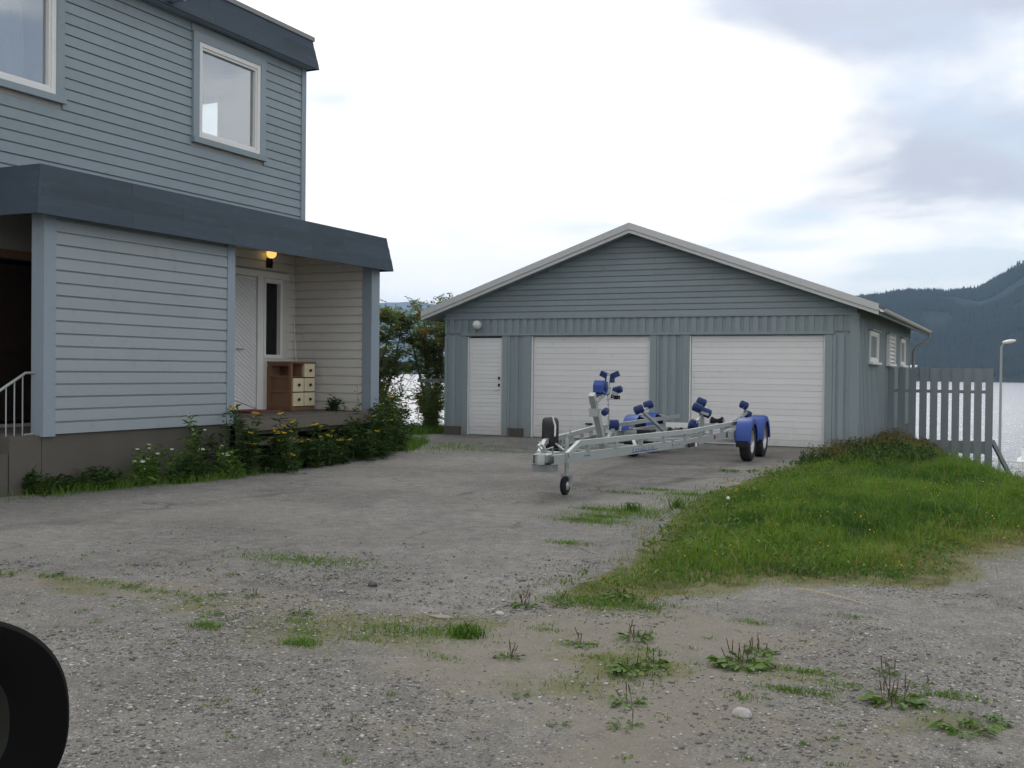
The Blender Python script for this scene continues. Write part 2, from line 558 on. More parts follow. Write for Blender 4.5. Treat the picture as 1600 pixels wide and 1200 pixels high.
GF = np.stack([idx[:-1, :-1], idx[:-1, 1:], idx[1:, 1:], idx[1:, :-1]], -1).reshape(-1, 4)


def ground_mat(name, asphalt):
    m, t = newmat(name)
    co = t.n('ShaderNodeTexCoord').outputs['Object']
    at = lambda k: t.n('ShaderNodeAttribute', {'attribute_name': k}).outputs['Fac']
    big = t.noise(co, .55, 5., .6, .3)
    mid = t.noise(co, 4., 5., .6)
    fine = t.noise(co, 70., 3., .7)
    v1 = t.vor(co, 95.)
    v2 = t.vor(co, 38.)
    r1 = t.n('ShaderNodeSeparateColor', None, Color=v1.outputs['Color'])
    r2 = t.n('ShaderNodeSeparateColor', None, Color=v2.outputs['Color'])
    if asphalt:
        base = t.mix(t.step(big, .3, .7), (.128, .124, .117), (.205, .198, .184))
        base = t.mix(t.math('MULTIPLY', t.step(mid, .5, .75), .35), base, (.19, .17, .135))
        amt1, amt2 = .75, .4
    else:
        base = t.mix(t.step(big, .3, .7), (.138, .131, .120), (.200, .190, .172))
        base = t.mix(t.math('MULTIPLY', t.step(mid, .5, .75), .18), base, (.19, .17, .135))
        amt1, amt2 = .8, .7
    base = t.scale(base, t.math('ADD', t.math('MULTIPLY', fine, 1.), .5))
    mot = t.noise(co, 7., 6., .7, .4)
    base = t.scale(base, t.math('ADD', t.math('MULTIPLY', t.step(mot, .3, .7), .42), .79))
    s1 = t.math('MULTIPLY', t.step(r1.outputs[0], .60, .95), t.step(v1.outputs['Distance'], .45, .25))
    base = t.mix(t.math('MULTIPLY', s1, amt1), base, (.42, .41, .39))
    d1 = t.math('MULTIPLY', t.step(r1.outputs[1], .7, .95), .6)
    base = t.mix(t.math('MULTIPLY', d1, amt1), base, (.045, .045, .047))
    s2 = t.math('MULTIPLY', t.step(r2.outputs[0], .72, .9), t.step(v2.outputs['Distance'], .42, .28))
    base = t.mix(t.math('MULTIPLY', s2, amt2), base, t.mix(r2.outputs[2], (.24, .23, .22), (.46, .45, .43)))
    h = t.math('ADD', t.math('MULTIPLY', s1, .4), t.math('ADD', s2, t.math('MULTIPLY', fine, .5)))
    if asphalt:
        # dark damp blotches and hairline cracks
        warp = t.vmath('ADD', co, t.scale(t.n('ShaderNodeTexNoise', None, Vector=co, Scale=1.7, Detail=4.).outputs['Color'], .9))
        ve = t.vor(warp, .55, 'DISTANCE_TO_EDGE').outputs['Distance']
        crack = t.math('MULTIPLY', t.step(ve, .016, .003), t.step(t.noise(co, .8, 3.), .46, .6))
        base = t.mix(t.math('MULTIPLY', crack, .45), base, (.045, .042, .036))
        sx = t.n('ShaderNodeMapping', None, Vector=co, Scale=(1., .55, 1)).outputs[0]
        st = t.step(t.noise(sx, 1.1, 6., .65, .6), .56, .72)
        base = t.mix(t.math('MULTIPLY', st, .6), base, (.07, .068, .063))
        pt = t.step(t.noise(t.vmath('ADD', co, (5., 3., 0)), .35, 4., .6, .5), .5, .62)
        base = t.mix(t.math('MULTIPLY', pt, .35), base, (.215, .20, .175))
        h = t.math('SUBTRACT', h, t.math('MULTIPLY', crack, 2.))
    else:
        dt = at('dirt')
        dcol = t.mix(t.noise(co, 9., 5., .65), (.150, .134, .104), (.235, .215, .178))
        dcol = t.scale(dcol, t.math('ADD', t.math('MULTIPLY', fine, .5), .75))
        keep = t.math('SUBTRACT', 1., t.math('MULTIPLY', s2, .55))
        base = t.mix(t.math('MULTIPLY', t.math('MULTIPLY', t.step(t.math('ADD', dt, t.math('MULTIPLY', t.math('SUBTRACT', t.noise(co, 11., 6., .75), .5), 1.1)), .35, .68), .75), keep), base, dcol)
        mcol = t.mix(t.noise(co, 20., 4.), (.075, .085, .028), (.16, .155, .055))
        base = t.mix(t.math('MULTIPLY', t.step(t.math('ADD', at('moss'), t.math('MULTIPLY', t.math('SUBTRACT', t.noise(co, 16., 5., .75), .5), .9)), .12, .55), .7), base, mcol)
        scol = t.mix(t.step(t.noise(co, 3.5, 6., .75), .35, .65), (.045, .062, .018), (.16, .14, .07))
        scol = t.scale(scol, t.math('ADD', t.math('MULTIPLY', t.noise(co, 60., 3., .7), 1.2), .4))
        base = t.mix(t.step(t.math('ADD', at('soil'), t.math('MULTIPLY', t.math('SUBTRACT', t.noise(co, 14., 5., .7), .5), 1.3)), .40, .62), base, scol)
    finish(t, Base_Color=base, Roughness=.9, Specular_IOR_Level=.2, Normal=bump(t, h, .55, .008))
    return m


M['ground'] = ground_mat('gravel_ground', False)
M['asphalt'] = ground_mat('old_asphalt', True)
ground = link('ground', fast_mesh('ground', np.stack([GX, GY, zz], -1).reshape(-1, 3), GF, M['ground'], 4,
                                  {'soil': soil.ravel(), 'dirt': dirt.ravel(), 'moss': moss.ravel()}))
ground.data.polygons.foreach_set('use_smooth', [True] * len(ground.data.polygons))
tag(ground, 'gravel and dirt yard with weeds, sloping down to the water', 'ground', kind='structure')

# driveway: a worn asphalt sheet with a ragged edge
pts = []
for i in range(len(DRIVE)):
    a, b = np.array(DRIVE[i]), np.array(DRIVE[(i + 1) % len(DRIVE)])
    n_ = max(2, int(np.hypot(*(b - a)) / .06))
    for k in range(n_):
        p = a + (b - a) * k / n_
        pts.append(p)
pts = np.array(pts)
ragged = (pts[:, 1] < 14) | (pts[:, 0] > -4)
amp = np.where((pts[:, 1] > 20) & (pts[:, 0] > -12), 0, .16)
off = (np.stack([fbm(pts[:, 0] * 2.3 + 3, pts[:, 1] * 2.3, 5), fbm(pts[:, 0] * 2.3 + 30, pts[:, 1] * 2.3 + 9, 5)], 1) - .5) * 2 * amp[:, None]
pts = pts + off
import bmesh
bm = bmesh.new()
vv = [bm.verts.new((p[0], p[1], .008)) for p in pts]
ee = [bm.edges.new((vv[i], vv[(i + 1) % len(vv)])) for i in range(len(vv))]
bmesh.ops.triangle_fill(bm, use_beauty=True, edges=ee)
c0 = pts.mean(0)
low = []
for i, p in enumerate(pts):
    q, r_ = pts[i - 1], pts[(i + 1) % len(pts)]
    tn = r_ - q
    nn = np.array([tn[1], -tn[0]]) / (np.hypot(*tn) + 1e-9)
    low.append(bm.verts.new((p[0] + nn[0] * .14, p[1] + nn[1] * .14, -.012)))
for i in range(len(vv)):
    j = (i + 1) % len(vv)
    try:
        bm.faces.new((vv[i], low[i], low[j], vv[j]))
    except ValueError:
        pass
bmesh.ops.recalc_face_normals(bm, faces=bm.faces)
me = bpy.data.meshes.new('driveway')
bm.to_mesh(me)
bm.free()
me.materials.append(M['asphalt'])
tag(link('driveway', me), 'worn asphalt driveway leading up to the garage doors', 'driveway', kind='structure')

# ------------------------------------------------------------------ water
m, t = newmat('lake_water')
co = t.n('ShaderNodeTexCoord').outputs['Object']
mp = t.n('ShaderNodeMapping', None, Vector=co, Scale=(.35, .8, 1)).outputs[0]
h = t.math('ADD', t.noise(mp, 1.3, 5., .6, .4), t.math('MULTIPLY', t.noise(mp, .12, 3.), 1.5))
nb = bump(t, h, .9, .35)
lw = t.n('ShaderNodeFresnel', None, IOR=1.33).outputs[0]
gl = t.n('ShaderNodeBsdfGlossy', None, Color=(.64, .64, .65), Roughness=.27, Normal=nb)
df = t.n('ShaderNodeBsdfDiffuse', None, Color=(.05, .065, .07))
t.n('ShaderNodeOutputMaterial', None, Surface=t.n('ShaderNodeMixShader', None, i0=t.math('ADD', t.math('MULTIPLY', lw, 1.15), .05, clamp=True), i1=df, i2=gl))
M['water'] = m
wx = np.array([-6900, -3000, -600, -150, 0, 150, 600, 3000, 3900.])
wy = np.array([40, 80, 150, 300, 700, 1500, 4000, 7900.])
WX, WY = np.meshgrid(wx, wy)
wi = np.arange(WX.size).reshape(WX.shape)
tag(link('water', fast_mesh('water', np.stack([WX, WY, 0 * WX - 6.], -1).reshape(-1, 3), np.stack([wi[:-1, :-1], wi[:-1, 1:], wi[1:, 1:], wi[1:, :-1]], -1).reshape(-1, 4), M['water'])),
    'bright rippled fjord water below the yard', 'water', kind='structure')

# ------------------------------------------------------------------ far hills
def hill_mat(name, c0, c1, rock):
    m, t = newmat(name)
    co = t.n('ShaderNodeTexCoord').outputs['Object']
    a = t.noise(co, .006, 6., .65, .4)
    b = t.noise(co, .09, 3., .7)
    c = t.mix(t.step(a, .35, .68), c0, c1)
    c = t.scale(c, t.math('ADD', t.math('MULTIPLY', b, .9), .55))
    z = t.n('ShaderNodeSeparateXYZ', None, Vector=co).outputs[2]
    f = t.step(t.math('ADD', z, t.math('MULTIPLY', t.noise(co, .012, 5.), 120.)), rock, rock + 60)
    c = t.mix(t.math('MULTIPLY', f, .8), c, (.12, .115, .10))
    finish(t, Base_Color=c, Roughness=.95, Specular_IOR_Level=.1, Normal=bump(t, b, .8, 6.))
    return m


def hill(name, label, ridge, foot, back, mat, rough, seed, crest=None):
    """ridge / foot: world polylines with the same number of points; the slope between them gets spurs and gullies"""
    ridge, foot = np.array(ridge, float), np.array(foot, float)
    nu, nv = 260, 40
    s_ = np.linspace(0, 1, nu)
    k = np.linspace(0, 1, len(ridge))
    rd = np.stack([np.interp(s_, k, ridge[:, i]) for i in range(3)], 1)
    ker = np.exp(-np.linspace(-2, 2, 13) ** 2)
    ker /= ker.sum()
    rd[:, 2] = np.convolve(np.pad(rd[:, 2], 6, mode='edge'), ker, 'valid')
    ft = np.stack([np.interp(s_, k, foot[:, i]) for i in range(3)], 1)
    rows = []
    for j in range(nv + 12):
        v = j / nv
        if v <= 1:
            p = ft + (rd - ft) * v
            zf = v ** .85
            z = ft[:, 2] + (rd[:, 2] - ft[:, 2]) * zf
            nz = (fbm(p[:, 0] / 130 + seed, p[:, 1] / 130 + v * 3, 5) - .5) * rough * math.sin(math.pi * min(v, .98)) 
            p[:, 2] = z + nz
        else:
            e = (v - 1)
            p = rd + (rd - ft) * e * back
            p[:, 2] = rd[:, 2] - e * 2.2 * (rd[:, 2] - ft[:, 2])
        rows.append(p)
    Vh = np.array(rows).reshape(-1, 3)
    ii = np.arange(len(Vh)).reshape(-1, nu)
    Fh = np.stack([ii[:-1, :-1], ii[:-1, 1:], ii[1:, 1:], ii[1:, :-1]], -1).reshape(-1, 4)
    me = fast_mesh(name, Vh, Fh, mat)
    me.polygons.foreach_set('use_smooth', [True] * len(me.polygons))
    o = tag(link(name, me), label, 'hill', kind='structure')
    return rd, Vh.reshape(-1, nu, 3)


M['forest'] = hill_mat('forest_slope', (.018, .028, .020), (.026, .036, .023), 250)
M['far_hill'] = hill_mat('far_hill', (.06, .08, .07), (.09, .10, .09), 600)
rd, HV = hill('hill', 'dark forested hill rising from the far shore beyond the garage',
     [(-900, 1900, 60), (-620, 1960, 95), (-420, 1975, 118), (-300, 1975, 128), (-252, 1986, 137), (-185, 2017, 147), (-124, 2046, 146), (-73, 2070, 153), (-43, 2085, 172), (-3, 2105, 204), (120, 2140, 255), (320, 2150, 300), (600, 2100, 315), (1100, 2000, 280), (1500, 1900, 230)],
     [(-980, 1560, -7), (-700, 1500, -7), (-450, 1440, -7), (-330, 1410, -7), (-260, 1400, -7), (-180, 1392, -7), (-110, 1388, -7), (-60, 1385, -7), (-26, 1382, -7), (10, 1380, -7), (150, 1372, -7), (330, 1360, -7), (600, 1340, -7), (1000, 1300, -7), (1500, 1250, -7)],
     1.0, M['forest'], 55, 3.3)
hill('hill.001', 'pale blue distant hill across the fjord behind the bush',
     [(q[0] * .7, q[1] * .7, q[2] * .7) for q in ((-7200, 5200, 380), (-5600, 6200, 455), (-4800, 6500, 480), (-4318, 6813, 500), (-4082, 6925, 512), (-3867, 7027, 474), (-3300, 7200, 400), (-2300, 7400, 330), (-1200, 7600, 250))],
     [(q[0] * .7, q[1] * .7, -8) for q in ((-6500, 4300), (-5000, 5200), (-4200, 5500), (-3800, 5750), (-3500, 5850), (-3300, 5950), (-2800, 6100), (-2000, 6300), (-1000, 6500))],
     1.0, M['far_hill'], 160, 9.1)

# spruces on the right-hand hill: far too many to count, one mass
g = np.random.default_rng(5)
tv, tf = [], []
nu = HV.shape[1]


def cone(p, hgt, r_):
    b = len(tv)
    for k in range(5):
        a = 2 * math.pi * k / 5 + g.random()
        tv.append((p[0] + r_ * math.cos(a), p[1] + r_ * math.sin(a), p[2] - 1 + .15 * hgt))
    tv.append((p[0], p[1], p[2] + hgt))
    tf.extend([(b + k, b + (k + 1) % 5, b + 5) for k in range(5)])


for _ in range(26000):
    j = g.integers(2, 41)
    i = g.integers(40, 215)
    fr, fs = g.random(), g.random()
    p = HV[j, i] * (1 - fr) + HV[j, min(i + 1, nu - 1)] * fr
    p = p * (1 - fs) + HV[max(j - 1, 0), i] * fs
    if vnoise(np.array([p[0] / 60]), np.array([p[1] / 60]))[0] < .33 or (p[2] > 175 and g.random() < .85):
        continue
    cone(p, g.uniform(5, 12), g.uniform(1.8, 3.2))
for i in range(60, 205):
    p = HV[40, i]
    dens = .8 if p[2] < 160 else .25
    for _ in range(3):
        if g.random() < dens:
            q = p + (HV[40, i + 1] - p) * g.random()
            cone(q, g.uniform(3, 7) if g.random() < .85 else g.uniform(7, 11), g.uniform(1.6, 2.8))
m, t = newmat('far_spruce')
finish(t, Base_Color=(.020, .030, .018), Roughness=.95, Specular_IOR_Level=.1)
tag(link('forest', fast_mesh('forest', tv, tf, m, 3)), 'dense spruce forest covering the dark hill', 'forest', kind='stuff')

# ------------------------------------------------------------------ air
m, t = newmat('haze_air')
pv = t.n('ShaderNodeVolumePrincipled', None, Color=(.47, .69, 1.), Density=.00012, Anisotropy=.2)
t.n('ShaderNodeOutputMaterial', None, Volume=pv)
hzb = MB().box(-7000, 4000, -400, 8000, -14, 400).build('haze', m)
tag(hzb, 'thin blue haze over the fjord', 'haze', kind='stuff')
# ------------------------------------------------------------------ cladding helpers
def clad_profile(pitch, proud=.024, groove=.021):
    return [(0, 0), (proud, 0), (proud - .004, pitch - groove), (.005, pitch - groove + .003), (.005, pitch + .004), (0, pitch + .004)]


def clap_wall(parent, axis_, sign, plane, a0, a1, z0, z1, pitch, mat, openings=(), joints=0., name='clapboard', proud=.030, clip=None):
    """horizontal boards. axis_ 'x': wall faces +-X and boards run along Y; 'y': faces +-Y, boards along X."""
    nrow = int(math.ceil((z1 - z0) / pitch - 1e-6))
    cache = {}
    for r_ in range(nrow):
        zb = z0 + r_ * pitch
        ph = min(pitch, z1 - zb)
        if ph < .04:
            continue
        lo, hi = (a0, a1) if clip is None else clip(zb, zb + ph)
        if hi - lo < .1:
            continue
        spans = [(lo, hi)]
        for (o0, o1, oz0, oz1) in openings:
            if zb + ph * .5 > oz0 and zb + ph * .5 < oz1:
                ns = []
                for s0, s1 in spans:
                    if o0 > s0 + .02: ns.append((s0, min(s1, o0)))
                    if o1 < s1 - .02: ns.append((max(s0, o1), s1))
                spans = [q for q in ns if q[1] - q[0] > .02]
        out = []
        for s0, s1 in spans:
            if joints and s1 - s0 > 2.5 and random.random() < joints:
                c = random.uniform(s0 + .8, s1 - .8)
                out += [(s0, c - .002), (c + .002, s1)]
            else:
                out.append((s0, s1))
        for s0, s1 in out:
            L = s1 - s0
            key = (round(L, 3), round(ph, 3))
            jig = random.uniform(-.0015, .0025)
            if axis_ == 'x':
                org, ux, ud = (plane + sign * jig, s0, zb), (sign, 0, 0), (0, L, 0)
            else:
                org, ux, ud = (s0, plane + sign * jig, zb), (0, sign, 0), (L, 0, 0)
            if key not in cache:
                cache[key] = MB().prism(clad_profile(ph, proud), (0, 0, 0), ux, (0, 0, 1), ud).mesh(name, mat)
            link(name, cache[key], parent, org)


def shell(name, mat, parent, axis_, c0, c1, a0, a1, z0, z1, openings=()):
    """solid wall with rectangular openings, one mesh"""
    xs = sorted({a0, a1, *[min(max(o[i], a0), a1) for o in openings for i in (0, 1)]})
    mb = MB()
    for s0, s1 in zip(xs[:-1], xs[1:]):
        mid = (s0 + s1) / 2
        cuts = sorted((o[2], o[3]) for o in openings if o[0] < mid < o[1])
        z = z0
        segs = []
        for q0, q1 in cuts:
            if q0 > z: segs.append((z, q0))
            z = q1
        if z < z1: segs.append((z, z1))
        for q0, q1 in segs:
            if axis_ == 'x': mb.box(c0, c1, s0, s1, q0, q1)
            else: mb.box(s0, s1, c0, c1, q0, q1)
    return mb.build(name, mat, parent)


def xbox(mb, plane, sign, n0, n1, a0, a1, z0, z1):
    x0, x1 = sorted((plane + sign * n0, plane + sign * n1))
    return mb.box(x0, x1, a0, a1, z0, z1)


def window_x(parent, plane, sign, y0, y1, z0, z1, cas=.13, fr=.07, casing=None, sill=True, hood=False, pane='glass', frame_mat=None):
    """window in a wall facing +-X. y0..z1 = outside of the white frame"""
    fm = frame_mat or M['white']
    cm = casing or M['blue_grey']
    w_ = empty('window', (plane, (y0 + y1) / 2, z0))
    w_.parent = parent
    w_.location = Vector((plane, (y0 + y1) / 2, z0)) - parent.location
    base = parent.location + w_.location

    def put(name, mat, n0, n1, a0, a1, b0, b1):
        mb = xbox(MB(), plane, sign, n0, n1, a0, a1, b0, b1)
        o = link(name, mb.mesh(name, mat), w_, None, True)
        o.location = -base
        return o
    if cas:
        put('casing', cm, 0, .045, y0 - cas, y0, z0 - .0, z1 + cas)
        put('casing', cm, 0, .045, y1, y1 + cas, z0 - .0, z1 + cas)
        put('casing', cm, 0, .043, y0 + .001, y1 - .001, z1, z1 + cas)
        if sill:
            put('sill', cm, 0, .075, y0 - cas - .01, y1 + cas + .01, z0 - .09, z0 - .001)
        if hood:
            put('hood', cm, 0, .10, y0 - cas - .02, y1 + cas + .02, z1 + cas + .001, z1 + cas + .03)
    put('frame', fm, -.10, .03, y0, y0 + fr, z0, z1)
    put('frame', fm, -.10, .03, y1 - fr, y1, z0, z1)
    put('frame', fm, -.10, .028, y0 + fr, y1 - fr, z1 - fr, z1)
    put('frame', fm, -.10, .028, y0 + fr, y1 - fr, z0, z0 + fr)
    s_ = fr + .035
    put('sash', fm, -.09, .008, y0 + fr, y0 + s_, z0 + fr, z1 - fr)
    put('sash', fm, -.09, .008, y1 - s_, y1 - fr, z0 + fr, z1 - fr)
    put('sash', fm, -.09, .006, y0 + s_, y1 - s_, z1 - s_, z1 - fr)
    put('sash', fm, -.09, .006, y0 + s_, y1 - s_, z0 + fr, z0 + s_)
    put('pane', M[pane], -.05, -.044, y0 + s_ - .005, y1 - s_ + .005, z0 + s_ - .005, z1 - s_ + .005)
    return w_


# ------------------------------------------------------------------ the house
H = empty('house', (-11.6, 12, 0), 'two-storey blue-grey clapboard house with a flat-roofed porch and lit lamp', 'house')
XU, XL, YE = -11.6, -10.0, 15.62          # upper wall plane, lower windbreak wall plane, end wall
W1 = (8.74, 10.26, 5.0, 6.47)
W2 = (12.97, 14.45, 4.99, 6.47)
ops = [W1, W2]
# shell of the upper storey, hollow, with a window in its end wall too
shell('wall', M['interior'], H, 'x', XU - .16, XU, 1.5, YE, .5, 6.95, [W1, W2, (13.86, 14.42, .7, 2.96), (14.56, 15.06, 1.62, 2.93), (9.2, 10.2, .7, 2.8)])
EW = (-15.2, -13.42, 5.2, 6.42)
shell('wall', M['blue_grey'], H, 'y', YE, YE + .15, -20.5, XU, .3, 6.95, [EW])
shell('wall', M['blue_grey'], H, 'x', -20.6, -20.44, 1.5, YE, .3, 6.95)
shell('wall', M['blue_grey'], H, 'y', 1.35, 1.5, -20.5, XU, .3, 6.95)
boxo('floor', M['old_wood'], H, -20.4, XU - .165, 1.6, YE - .005, 3.3, 3.5)
boxo('ceiling', M['interior'], H, -20.4, XU - .165, 1.6, YE - .005, 6.72, 6.9)
boxo('partition', M['interior'], H, -16.4, -16.3, 1.6, YE - .005, 3.51, 6.71)
boxo('partition', M['interior'], H, -16.29, XU - .17, 11.3, 11.4, 3.51, 6.71)
# end-wall window, seen from inside through the upper corner room
for nm, x0, x1, z0, z1 in (('frame', EW[0], EW[0] + .07, EW[2], EW[3]), ('frame', EW[1] - .07, EW[1], EW[2], EW[3]), ('frame', EW[0] + .07, EW[1] - .07, EW[3] - .07, EW[3]), ('frame', EW[0] + .07, EW[1] - .07, EW[2], EW[2] + .07)):
    boxo('window_frame', M['white'], H, x0, x1, YE + .03, YE + .12, z0, z1)
# upper cladding
op_c = [(W1[0] - .13, W1[1] + .13, 4.9, 6.62), (W2[0] - .13, W2[1] + .13, 4.9, 6.62)]
clap_wall(H, 'x', 1, XU, 1.5, YE - .02, 3.69, 6.72, .145, M['blue_grey'], op_c, .35)
window_x(H, XU + .024, 1, *W1, hood=False)
window_x(H, XU + .024, 1, *W2, hood=False)
boxo('corner_board', M['trim_grey'], H, XU - .02, XU + .05, YE - .02, YE + .10, 3.70, 6.80)
boxo('header_board', M['blue_grey'], H, XU, XU + .055, W2[0] - .16, W2[1] + .16, 6.603, 6.70)


# mansard edges: three lapped strips of felt on each side
def mansard(xb, xt, yb0, yb1, yt0, yt1, zb, zt, xback, cap, near=True):
    n_ = 3
    for i in range(n_):
        a, b = i / n_, (i + 1) / n_ + (.03 if i < n_ - 1 else 0)
        lap = .005 * (n_ - i)
        f = lambda u, p, q: p + (q - p) * u
        za, zb_ = f(a, zb, zt), f(b, zb, zt)
        mb = MB()
        xa, xc = f(a, xb, xt) + lap, f(b, xb, xt) + lap
        ya, yc = f(a, yb1, yt1) + lap, f(b, yb1, yt1) + lap
        na, nc = f(a, yb0, yt0) - lap, f(b, yb0, yt0) - lap
        th = .03
        cuts = [0.] + [q / max(1, round((yb1 - yb0) / 1.85)) + (.06 if i % 2 else -.06) for q in range(1, max(1, round((yb1 - yb0) / 1.85)))] + [1.]
        for q0, q1 in zip(cuts[:-1], cuts[1:]):
            e = .0015
            A0, A1, C0, C1 = f(q0, na, ya) + e, f(q1, na, ya) - e, f(q0, nc, yc) + e, f(q1, nc, yc) - e
            jx = random.uniform(-.002, .002)
            mb = MB()
            mb.add([(xa + jx, A0, za), (xa + jx, A1, za), (xc + jx, C1, zb_), (xc + jx, C0, zb_), (xa - th, A0, za), (xa - th, A1, za), (xc - th, C1, zb_), (xc - th, C0, zb_)],
                   [(0, 1, 2, 3), (4, 7, 6, 5), (0, 4, 5, 1), (3, 2, 6, 7), (0, 3, 7, 4), (1, 5, 6, 2)])
            mb.build('fascia', M['felt'], H)
        mb = MB()
        mb.add([(xback, ya, za), (xa - .004, ya, za), (xc - .004, yc, zb_), (xback, yc, zb_), (xback, ya - th, za), (xa - .001, ya - th, za), (xc - .001, yc - th, zb_), (xback, yc - th, zb_)],
               [(0, 3, 2, 1), (4, 5, 6, 7), (0, 1, 5, 4), (3, 7, 6, 2), (0, 4, 7, 3), (1, 2, 6, 5)])
        mb.build('fascia', M['felt'], H)
        if near:
            mb = MB()
            mb.add([(xback, na, za), (xa - .001, na, za), (xc - .001, nc, zb_), (xback, nc, zb_), (xback, na + th, za), (xa - .001, na + th, za), (xc - .001, nc + th, zb_), (xback, nc + th, zb_)],
                   [(0, 1, 2, 3), (4, 7, 6, 5), (0, 4, 5, 1), (3, 2, 6, 7), (0, 3, 7, 4), (1, 5, 6, 2)])
            mb.build('fascia', M['felt'], H)
    # slab behind and cap
    boxo('roof', M['felt'], H, xback, xt - .035, yt0 + .035 if near else yt0, yt1 - .035, zt - .2, zt - .02)
    if cap:
        boxo('roof_edge', M['felt_light'], H, xt - .25, xt + .03, yt0, yt1 + .03, zt + .001, zt + .075)
        boxo('roof_edge', M['felt_light'], H, xback, xt - .251, yt1 - .2, yt1 + .03, zt + .001, zt + .075)


mansard(-9.76, -9.95, 8.43, 15.76, 8.63, 15.86, 3.115, 3.70, XU - .1, False)
mansard(-11.34, -11.50, 1.2, 15.78, 1.3, 15.82, 6.72, 7.25, -20.6, True)
boxo('soffit', M['trim_grey'], H, XU + .001, -11.36, 1.3, 15.74, 6.735, 6.75)
# near-side return of the porch roof over the entrance
boxo('soffit', M['old_wood'], H, XU + .001, -9.99, 8.7, 15.6, 3.45, 3.49)
boxo('roof_outlet', M['trim_grey'], H, -11.37, -11.12, 12.05, 12.2, 6.78, 6.93)

# lower windbreak wall
boxo('wall', M['blue_grey'], H, XL - .12, XL, 8.72, 11.93, .66, 3.45)
clap_wall(H, 'x', 1, XL, 8.86, 11.80, .665, 3.12, .1445, M['pale_grey'])
boxo('corner_board', M['trim_grey'], H, XL - .16, XL + .035, 8.70, 8.87, .64, 3.40)
boxo('corner_board', M['trim_grey'], H, XL - .13, XL + .04, 11.79, 11.945, .64, 3.40)
# entrance recess behind it
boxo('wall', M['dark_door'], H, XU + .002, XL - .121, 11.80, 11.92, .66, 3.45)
e_ = boxo('entrance_door', M['dark_door'], H, XU - .06, XU - .01, 9.27, 10.12, .74, 2.72)
for z0, z1 in ((.9, 1.5), (1.62, 2.58)):
    link('door_panel', MB().box(XU - .012, XU + .006, 9.36, 10.03, z0, z1).mesh('door_panel', M['dark_door']), e_)
boxo('door_lintel', M['brown_wood'], H, XU, XU + .04, 8.7, 11.7, 2.80, 2.90)
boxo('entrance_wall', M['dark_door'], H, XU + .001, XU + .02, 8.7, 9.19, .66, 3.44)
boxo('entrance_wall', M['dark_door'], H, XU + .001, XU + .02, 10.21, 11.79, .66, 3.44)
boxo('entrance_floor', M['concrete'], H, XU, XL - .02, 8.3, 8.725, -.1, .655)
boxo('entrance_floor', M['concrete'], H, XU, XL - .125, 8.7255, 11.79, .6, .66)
boxo('porch_ceiling', M['cream_white'], H, XU + .001, XL, 11.95, YE - .1, 3.40, 3.448)
# foundation
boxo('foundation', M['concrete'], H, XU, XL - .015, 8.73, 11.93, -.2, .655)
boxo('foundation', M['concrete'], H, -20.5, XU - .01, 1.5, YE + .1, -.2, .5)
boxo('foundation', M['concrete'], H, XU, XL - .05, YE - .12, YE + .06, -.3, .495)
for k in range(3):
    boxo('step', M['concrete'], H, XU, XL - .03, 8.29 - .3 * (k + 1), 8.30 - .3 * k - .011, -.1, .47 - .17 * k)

# porch recess: back wall with the white door and side light, end wall facing the yard
clap_wall(H, 'x', 1, XU, 11.95, YE - .12, .74, 3.40, .148, M['cream_white'], [(13.70, 15.26, .7, 3.07)], name='clapboard')
shell('wall', M['cream_white'], H, 'y', YE - .12, YE - .001, XU + .001, XL - .16, .5, 3.45)
clap_wall(H, 'y', -1, YE - .12, XU + .03, XL - .165, .74, 3.40, .148, M['cream_white'])
boxo('end_post', M['trim_grey'], H, XL - .165, XL + .02, YE - .16, YE + .09, .60, 3.40)
clap_wall(H, 'y', 1, YE + .001, XU, XL - .17, .5, 3.40, .148, M['blue_grey'])
D_ = boxo('front_door', M['door_white'], H, XU - .05, XU + .0, 13.84, 14.43, .76, 2.962)
# diagonal tongue-and-groove boards on the door
for k in range(36):
    zc = .58 + k * .072
    y0, y1 = 13.86, 14.42
    mb = MB()
    h_ = .065
    sl = .62
    p = []
    za0, za1 = zc + sl * (y1 - y0), zc
    pl = [(y0, min(max(za0, .78), 2.95)), (y1, min(max(za1, .78), 2.95)), (y1, min(max(za1 + h_, .78), 2.95)), (y0, min(max(za0 + h_, .78), 2.95))]
    if abs(pl[3][1] - pl[0][1]) + abs(pl[2][1] - pl[1][1]) < .03:
        continue
    mb.prism(pl, (XU, 0, 0), (0, 1, 0), (0, 0, 1), (.022, 0, 0))
    link('plank', mb.mesh('plank', M['door_white']), D_)
boxo('door_frame', M['white'], H, XU, XU + .05, 13.70, 13.84, .74, 2.965)
boxo('door_frame', M['white'], H, XU, XU + .05, 14.43, 14.58, .74, 2.965)
boxo('door_frame', M['white'], H, XU, XU + .055, 13.70, 15.26, 2.966, 3.07)
boxo('side_light_casing', M['cream_white'], H, XU, XU + .045, 15.08, 15.255, 1.46, 2.965)
boxo('side_light_casing', M['cream_white'], H, XU, XU + .045, 14.581, 15.079, 1.46, 1.61)
boxo('side_light_panel', M['cream_white'], H, XU, XU + .028, 14.581, 15.255, .745, 1.458)
for a0, a1, z0, z1 in ((14.581, 14.635, 1.612, 2.96), (15.02, 15.079, 1.612, 2.96), (14.636, 15.019, 1.612, 1.672), (14.636, 15.019, 2.885, 2.96)):
    boxo('side_light_frame', M['white'], H, XU - .06, XU + .06, a0, a1, z0, z1)
boxo('side_light_pane', M['glass_dark'], H, XU - .02, XU - .014, 14.63, 15.025, 1.665, 2.89)
boxo('hall_wall', M['dark_door'], H, -13.2, -13.1, 11.9, YE - .01, .5, 3.25)
